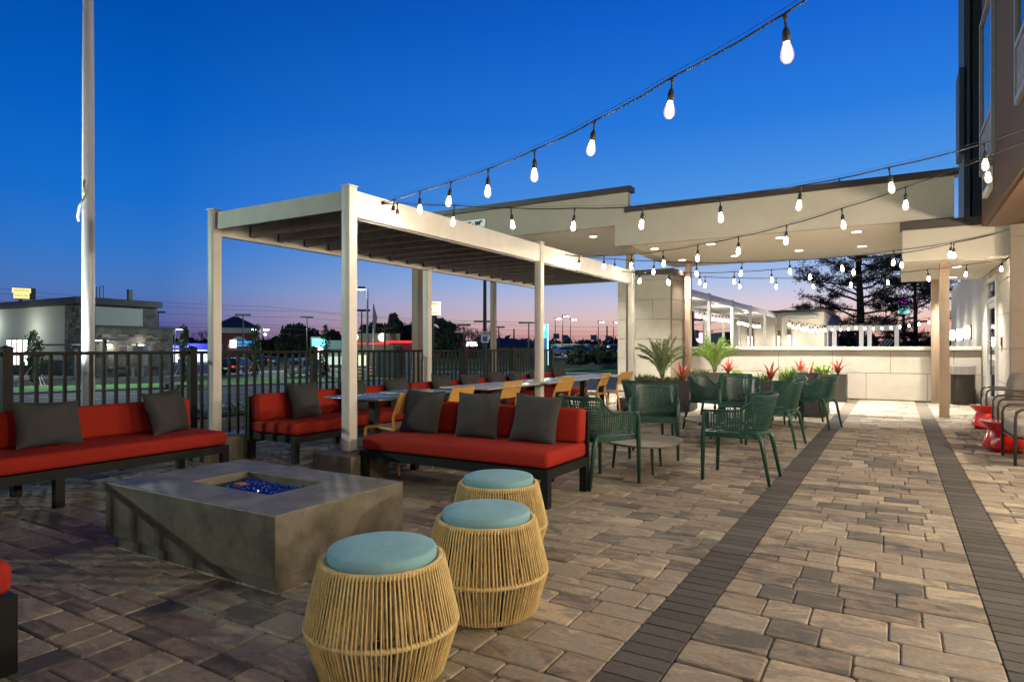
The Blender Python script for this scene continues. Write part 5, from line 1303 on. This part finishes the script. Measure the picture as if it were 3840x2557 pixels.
for k, (xd, yy) in enumerate(((1280, 773), (1300, 776), (1366, 776), (1400, 778))):
    x, y = at(xd, 118); t = thing('feather_banner', ('first', 'second', 'third', 'fourth')[k] + ' blue banner on the car lot lamps, counted from the left', 'banner', (x, y, -1.5), face(x, y), 'blue banners of the car lot')
    MB().tube([(-.55, 0, 0), (-.55, 0, zz(yy-7, 118)+1.5)], .05, 6).build('pole', M['darkpole'], t); MB().box(-.5, -.03, zz(yy+6, 118)+1.5, .5, .03, zz(yy-6, 118)+1.5).build('banner_cloth', mat('navy_banner', (.03, .09, .2)), t)
x, y = at(1330, 150); t = thing('long_showroom', 'long low pale showroom across the car lot', 'building', (x, y, -1.5), face(x, y)); MB().box(-7.5, 0, 0, 3, 8, 3.6).build('wall', mat('greenish_wall', (.36, .42, .26)), t); MB().box(3, .2, 0, 9, 8, 3.3).build('side_wall', M['greypole'], t); lamp('showroom_lot_light', (x, y-14, 5), 'POINT', (.9, 1, .8), 4200, .3)
x, y = at(1170, 105); t = thing('gabled_house', 'dark gabled building behind the fence under the small leafless tree', 'building', (x, y, -1.5), face(x, y))
MB().box(-6, 0, 0, 5, 8, 2.9).build('wall', M['brown_cap'], t); b = MB(); b.v = [(-6.6, -.4, 2.8), (5.6, -.4, 2.8), (5.6, 8.4, 2.8), (-6.6, 8.4, 2.8), (-2, 4, 4.3), (1, 4, 4.3)]; b.f = [(0, 1, 5, 4), (1, 2, 5), (2, 3, 4, 5), (3, 0, 4)]; b.build('roof', M['roofdark'], t)
x, y = at(1235, 120); t = thing('warehouse', 'long pale warehouse roof behind the fence, left of the middle cream post', 'building', (x, y, -1.5), face(x, y)); MB().box(-9, 0, 0, 3, 10, 3.4).build('wall', mat('pale_green_wall', (.25, .30, .28)), t); MB().box(-9.3, -.3, 3.4, 3.3, 10.3, 4.0).build('roof', M['slate_trim'], t)
# grey ribbed container and road barrels
x, y = at(893, 60); t = thing('ribbed_enclosure', 'grey ribbed metal enclosure beyond the fence behind the road barrels', 'enclosure', (x, y, -1.5), face(x, y)-.25)
MB().box(-1.2, 0, 0, 1.6, 2.4, 2.45).build('enclosure_body', M['slate_trim'], t)
rb = MB().box(-.03, -.05, .1, .03, -.001, 2.4).mesh('rib', M['slate_trim'])
for k in range(16): o = bpy.data.objects.new('rib', rb); C.objects.link(o); o.parent = t; o.location = (-1.1+k*.175, 0, 0)
def barrel(xd, d, label):
    x, y = at(xd, d); t = thing('road_barrel', label, 'barrel', (x, y, -1.48), group='orange and white road barrels')
    MB().lathe([(.36, 0), (.36, .06)], 16).build('rubber_base', M['black'], t); b = MB().lathe([(.29, .06), (.28, .3), (.26, .85), (.22, 1.0), (.20, 1.06)], 18).build('drum', M['orangeplastic'], t, smooth=40)
    for z in (.24, .56, .84): MB().lathe([(.295-.03*z, z), (.29-.03*z, z+.14)], 18, cap=False).build('white_band', M['whiteplastic'], t, smooth=40)
barrel(826, 55, 'orange and white road barrel nearest the near pergola post'); barrel(852, 60, 'orange and white road barrel in the middle of the three'); barrel(868, 60.5, 'orange and white road barrel in front of the ribbed enclosure')
# beyond the low wall
x, y = at(1765, 38); t = thing('clubhouse', 'tan clubhouse with lit sconces beyond the second pergola', 'building', (x, y, -1.2))
MB().box(-2.0, 0, 0, 1.1, 8, 4.45).build('front_wall', M['stucco'], t); MB().box(1.101, -2.2, 0, 3.2, 8, 4.35).build('side_block', M['stucco'], t); MB().box(-2.1, -.1, 4.45, 1.1, 8, 4.6).box(1.101, -2.3, 4.35, 3.3, 8, 4.5).build('roof_coping', M['brown_cap'], t)
for px, py, s_ in ((-.95, -.1, .5), (.62, -.08, .34), (1.5, -2.3, .34)):
    f = MB().box(px-.14*s_*2, py-.08, 2.0+.3, px+.14*s_*2, py, 2.0+1.55*s_+.9).build('sconce', M['brown_cap'], t); MB().box(px-.13*s_*2, py-.14, 2.35, px+.13*s_*2, py-.081, 3.1).build('sconce_lens', M['sconce'], f)
    lamp('clubhouse_sconce_light', (x+px, y+py-.4, 1.5), 'POINT', WARMW, 30, .1)
MB().box(1.4, -3.4, 4.0, 3.0, -2.21, 4.15).build('door_hood', M['offwhite'], t)
x, y = at(1640, 95); t = thing('navy_store', 'long low navy clad store on the sunset horizon', 'building', (x, y, -1.5), face(x, y)); MB().box(-5.5, 0, 0, 4.5, 10, 4.1).build('wall', M['navy'], t); MB().box(-5.4, -.08, .3, -3.8, -.001, 1.9).build('lit_window', emit('orange_window_light', (1, .5, .3), .7), t)
for k in range(6): MB().box(-3.0+k*1.1, -.08, 1.2, -2.3+k*1.1, -.001, 2.5).build('lit_window', emit('pale_window_light', (.5, .8, .7), .5), t)
x, y = at(1708, 60); t = thing('navy_warehouse', 'tall navy ribbed warehouse behind the second pergola posts', 'building', (x, y, -1.5), face(x, y)+.25); MB().box(-1.6, 0, 0, 2.3, 8, 4.2).build('wall', M['navy'], t)
for k in range(9): MB().box(-1.5+k*.44, -.06, 0, -1.4+k*.44, -.001, 4.2).build('rib', M['navy'], t)
x, y = at(1613, 90); t = thing('round_pink_sign', 'round pink lit sign above the navy store', 'sign', (x, y, -1.5), face(x, y)); MB().box(-.05, -.05, 0, .05, .05, zz(783, 90)+1.5).build('post', M['darkpole'], t)
MB().lathe([(.75, 0), (.75, .2)], 20).xf(Matrix.Translation((0, .1, zz(777, 90)+1.5)) @ Matrix.Rotation(R(90), 4, 'X')).build('disc', emit('pink_disc_light', (1, .6, .75), 1.5), t)
x, y = at(2078, 60); t = thing('taco_pylon_sign', 'purple and teal taco shop pylon seen between the pine branches', 'sign', (x, y, -1.5), face(x, y))
za = zz(722, 60)+1.5; zb_ = zz(701, 60)+1.5; zt = zz(684, 60)+1.5
MB().tube([(0, .2, 0), (0, .2, za)], .13, 8).build('sign_pole', M['darkpole'], t); MB().box(-.48, 0, za, .48, .3, zb_).build('lower_box', M['darkpole'], t); MB().box(-.46, -.06, za+.02, .46, -.001, za+.36).box(-.46, -.06, za+.4, .46, -.001, zb_-.04).build('teal_panel', emit('teal_panel_light', (.35, .85, .85), 1.2), t)
b = MB(); b.v = [(.5*math.cos(a), -.06, zb_+.0+(zt-zb_)*math.sin(a)) for a in [math.pi*k/12 for k in range(13)]]; b.f = [tuple(range(13))]; b.build('purple_dome', emit('purple_light', (.22, .05, .6), 1.2), t)
b = MB(); b.v = [(px*.6, -.09, zb_+.12+pz) for px, pz in ((-.34, .0), (.34, .05), (.26, .22), (.18, .46), (0, .56), (-.18, .46), (-.26, .22))]; b.f = [tuple(range(7))]; b.build('bell_emblem', emit('magenta_light', (1, .05, .45), 1.6), t)
text('TACO', .24, M['navy'], t, (0, -.08, za+.60)); text('BELL', .24, M['navy'], t, (0, -.08, za+.2))
# pool side pergola frame
x, y = at(1900, 36); t = thing('poolside_frame', 'white flat topped frame beyond the low wall, under the pine', 'pergola', (x, y, -1.0)); hF = zz(748, 36)+1.0; wv = at(2062, 36); dx, dy = wv[0]-x, wv[1]-y
for k in range(3):
    for off in (0, 1):
        if k == 2 and off: continue
        px, py = dx*k/2, dy*k/2; ox = .35*off if k < 2 else 0
        MB().obox((px+ox*dx/3, py+ox*dy/3, hF/2), (.11, 0, 0), (0, .11, 0), (0, 0, hF/2)).build('post', M['white_metal'], t)
v = Vector((dx/2, dy/2, 0)); MB().obox((dx/2, dy/2, hF-.15), v, Vector((-v.y, v.x, 0)).normalized()*.07, (0, 0, .15)).build('beam', M['white_metal'], t)
x, y = at(2062, 30)
b = MB()
for k in range(4): b.obox((k*.14, 0, .1+k*.0), (.03, 0, 0), (0, .02, 0), (.22, 0, .3))
t = thing('sun_lounger', 'white slatted lounger back poking above the low wall', 'sun lounger', (*at(2022, 30), zz(796, 30)-.05)); b.build('slatted_back', M['white_metal'], t)
x, y = at(1760, 70); sheetless = slab4('dark_hedge_ground', [(x-2, y-6), (x+24, y-6), (x+24, y+20), (x-2, y+20)], M['weeds'], -1.3)
for k, (xd, yt) in enumerate(((1865, 765), (1930, 768), (2000, 766), (2045, 770), (2100, 775))): blob(xd, yt, 80, 52, ('leftmost', 'second', 'third', 'fourth', 'rightmost')[k] + ' dark hedge tree behind the white poolside frame', 90+k, 9, s=.22, cnt=90)
# far string lights
def c5(x, y): return ((2560+x/4.205)/1.6306, (1040+y/4.205)/1.6306)
def c6(x, y): return ((2940+x/3.364)/1.6306, (920+y/3.364)/1.6306)
fb = MB().lathe([(.02, .07), (.045, .02), (.05, -.02), (.03, -.065), (.002, -.075)], 10).mesh('bulb', M['farbulb'], smooth=60)
def farstr(pts, d0, d1, label, sag=.35):
    P3 = [Vector((*at(x, d0+(d1-d0)*i/(len(pts)-1)), zz(y, d0+(d1-d0)*i/(len(pts)-1)))) for i, (x, y) in enumerate(pts)]
    t = thing('string_lights', label, 'string lights', P3[0], group='festoon strings beyond the low wall')
    MB().tube([p-P3[0]+Vector((0, 0, .22)) for p in P3], .012, 4).build('cable', M['cable'], t)
    for p in P3:
        s_ = MB().box(-.02, -.02, .07, .02, .02, .22).build('socket', M['cable'], t); s_.location = p-P3[0]
        o = bpy.data.objects.new('bulb', fb); C.objects.link(o); o.parent = s_
farstr([c5(*q) for q in ((123,585),(222,597),(275,615),(342,632),(398,645),(474,655),(528,664),(580,672),(632,677),(683,680),(729,688))], 26, 33, 'string of far bulbs seen through the first bays of the second pergola')
farstr([c5(*q) for q in ((877,720),(908,725),(957,730),(992,740),(1028,752),(1112,765),(1145,770),(1180,773),(1210,775))], 32, 37, 'string of far bulbs ending at the clubhouse wall')
farstr([c6(*q) for q in ((65,1000),(108,1027),(158,1043),(218,1058),(268,1073),(320,1080),(370,1083),(427,1083),(485,1075),(507,1065))], 30, 33, 'lower of two far bulb strings right of the clubhouse')
farstr([c6(*q) for q in ((180,1020),(243,1045),(290,1037),(393,1052),(458,1060),(515,1060))], 31, 34, 'upper of two far bulb strings right of the clubhouse')
farstr([c6(*q) for q in ((520,1070),(608,1062),(714,1062),(811,1055),(910,1040),(1019,1048),(1128,1050),(1236,1047),(1351,1038),(1460,1028),(1578,1012),(1702,992),(1830,970))], 34, 30, 'string of far bulbs along the white poolside frame')
for yy in (21.8, 27.0, 33.0): lamp('second_pergola_downlight', (-6.3, yy, 2.4), 'POINT', WARMW, 150, .1)
for xx_ in (1925, 2030): lamp('poolside_fill_light', (*at(xx_, 32), 1.5), 'POINT', WARMW, 330, .2)  # added point lamps, brighten the white frame beyond what its string bulbs give
# wall sconces on the hotel side wall beyond the low wall
for k, (yy, zc) in enumerate(((19.4, 1.62), (21.6, 1.60), (24.2, 1.62))):
    t = thing('wall_sconce', ('nearest', 'middle', 'farthest')[k] + ' white lit sconce on the grey wall beyond the bin', 'wall lamp', (1.59, yy, zc), group='sconces on the wall beyond the bin')
    MB().box(-.03, -.06, -.18, -.001, .06, .18).build('back_plate', M['brown_cap'], t); MB().lathe([(.05, -.16), (.07, -.1), (.07, .1), (.05, .16)], 12, (-.10, 0, 0)).build('lens', M['sconce'], t)
    lamp('side_wall_sconce_light', (1.35, yy, zc), 'POINT', (1, .95, .88), 24, .1)

# ------------------------------------------------------------------ vehicles
def car(xd, d, rz, label, col, kind='suv', z=-1.5, tail=False):
    x, y = at(xd, d); t = thing('parked_car', label, 'car', (x, y, z), rz, 'cars beyond the fence')     # local +x forward
    paint = mat('car_paint', col, .25, metal=.3, var=.03, coat=1)
    Hh = 1.72 if kind == 'suv' else 1.45
    def profile(pts, hw, top_in):
        b = MB(); n = len(pts)
        for s in (-1, 1):
            for px, pz in pts: b.v.append((px, s*(hw-(top_in if pz > .98 else .04 if pz > .8 or pz < .35 else 0)), pz))
        for j in range(n): k = (j+1) % n; b.f.append((j, k, n+k, n+j))
        b.f += [tuple(range(n))[::-1], tuple(range(n, 2*n))]; return b
    body = [(-2.28, .42), (-2.32, .7), (-2.25, 1.0), (2.05-.85, 1.02), (1.95, .92), (2.28, .78), (2.32, .45), (2.2, .30), (-2.2, .30)]
    cab = [(-2.22, 1.0), (-2.02 if kind == 'suv' else -1.5, Hh-.05), (-1.7 if kind == 'suv' else -1.1, Hh), (.35, Hh), (1.25, 1.02)]
    o = profile(body, .93, .05).build('body', paint, t); o.modifiers.new('b', 'BEVEL').width = .05
    g_ = profile(cab, .90, .17).build('cabin', paint, t); g_.modifiers.new('b', 'BEVEL').width = .05
    gl_ = M['glass']
    for s in (-1, 1):
        b = MB(); inn = [(-1.95, 1.08), (-1.82 if kind == 'suv' else -1.35, Hh-.14), (.30, Hh-.12), (1.02, 1.08)]
        b.v = [(px, s*(.915-(.0 if pz < 1.2 else .15)*1), pz) for px, pz in inn]; b.f = [(0, 1, 2, 3)]; b.build('side_window', gl_, t)
    MB().obox((-2.19, 0, 1.32), (.01, 0, 0), (0, .62, 0), (.07, 0, .20)).build('rear_window', gl_, t)
    MB().obox((.86, 0, 1.34), (.01, 0, 0), (0, .66, 0), (-.27, 0, .22)).build('windscreen', gl_, t)
    for wx in (-1.42, 1.42):
        for s in (-1, 1):
            w = MB().lathe([(.30, -.11), (.36, -.09), (.36, .09), (.30, .11)], 18).xf(Matrix.Translation((wx, s*.83, .36)) @ Matrix.Rotation(R(90), 4, 'X')).build('wheel', M['black'], t)
            MB().lathe([(.20, 0), (.22, .02)], 12).xf(Matrix.Translation((wx, s*.945, .36)) @ Matrix.Rotation(R(90*(1 if s < 0 else -1)), 4, 'X')).build('rim', M['pole'], w)
    tl = emit('tail_light_glow', (1, .05, .03), 1.2) if tail else mat('tail_lamp', (.35, .01, .01), .2)
    for s in (-1, 1): MB().box(-2.36, s*.72-.12, .82, -2.30, s*.72+.12, 1.0).build('tail_light', tl, t); MB().box(2.26, s*.68-.15, .66, 2.34, s*.68+.15, .8).build('headlight', M['whiteplastic'], t)
    MB().box(-2.35, -.26, .66, -2.325, .26, .80).build('number_plate', M['whiteplastic'], t)
car(552, 64, R(112), 'black SUV seen from behind, parked beyond the lawn strip', (.012, .013, .018), tail=True)
car(710, 62, R(106), 'silver grey hatchback parked beyond the lawn strip', (.30, .31, .33))
car(610, 98, R(170), 'blue grey car with red tail lights on the far road, left one', (.06, .08, .16), 'sedan', tail=True); car(578, 97, R(175), 'dark car with white lights on the far road beside the blue grey one', (.03, .035, .05), 'sedan')
for k, (xd, d, c, kd) in enumerate(((1262, 96, (.02, .03, .04), 'suv'), (1290, 98, (.05, .06, .07), 'sedan'), (1306, 94, (.35, .36, .38), 'sedan'), (1330, 99, (.4, .4, .4), 'suv'), (1352, 97, (.05, .05, .06), 'sedan'), (1388, 98, (.4, .4, .42), 'sedan'), (1410, 96, (.06, .07, .09), 'suv'))):
    car(xd, d, R(20+k*17), ('first', 'second', 'third', 'fourth', 'fifth', 'sixth', 'seventh')[k] + ' car of the lit car lot, counted from the left', c, kd, z=-.05)
for k, xd in enumerate((895, 925, 1028, 1130, 1195)): car(xd, 112, R(15+k*40), ('dark car on the far road just right of the ribbed enclosure', 'grey car on the far road behind the tan column', 'pale blue car on the far road right of the burger sign', 'car on the far road behind the tall dark pole', 'red tailed car on the far road right of the pale column')[k], ((.03, .03, .04), (.15, .15, .16), (.3, .4, .5), (.05, .05, .06), (.2, .02, .02))[k], 'sedan', tail=k > 2)
# stone edging lump in the car park and bollard marker
x, y = at(425, 33); t = thing('rock_pile', 'low pile of flat brown rocks on the kerb outside the fence', 'rocks', (x, y, tz(x, y)-.05)); rr_ = random.Random(6)
for k in range(14): MB().rbox(-.25, -.18, 0, .25+rr_.random()*.2, .18, .12+rr_.random()*.12, .05, 2).build('rock', M['stone_mid'], t, smooth=50, loc=(rr_.uniform(-1.8, 1.8), rr_.uniform(-.5, .5), rr_.uniform(0, .12)))
# parking lamp that throws the fence shadows (left, outside the picture)
t = thing('street_lamp', 'tall car park lamp outside the picture on the left', 'street lamp', (-33, -12.5, -.4)); MB().tube([(0, 0, 0), (0, 0, 9.8)], [.12, .08], 8).build('pole', M['darkpole'], t); MB().rbox(-.6, -.3, 9.75, .6, .3, 9.95, .06, 2).build('lamp_head', M['darkpole'], t)
for o in bpy.data.objects:
    if o.type == 'LIGHT' : pass
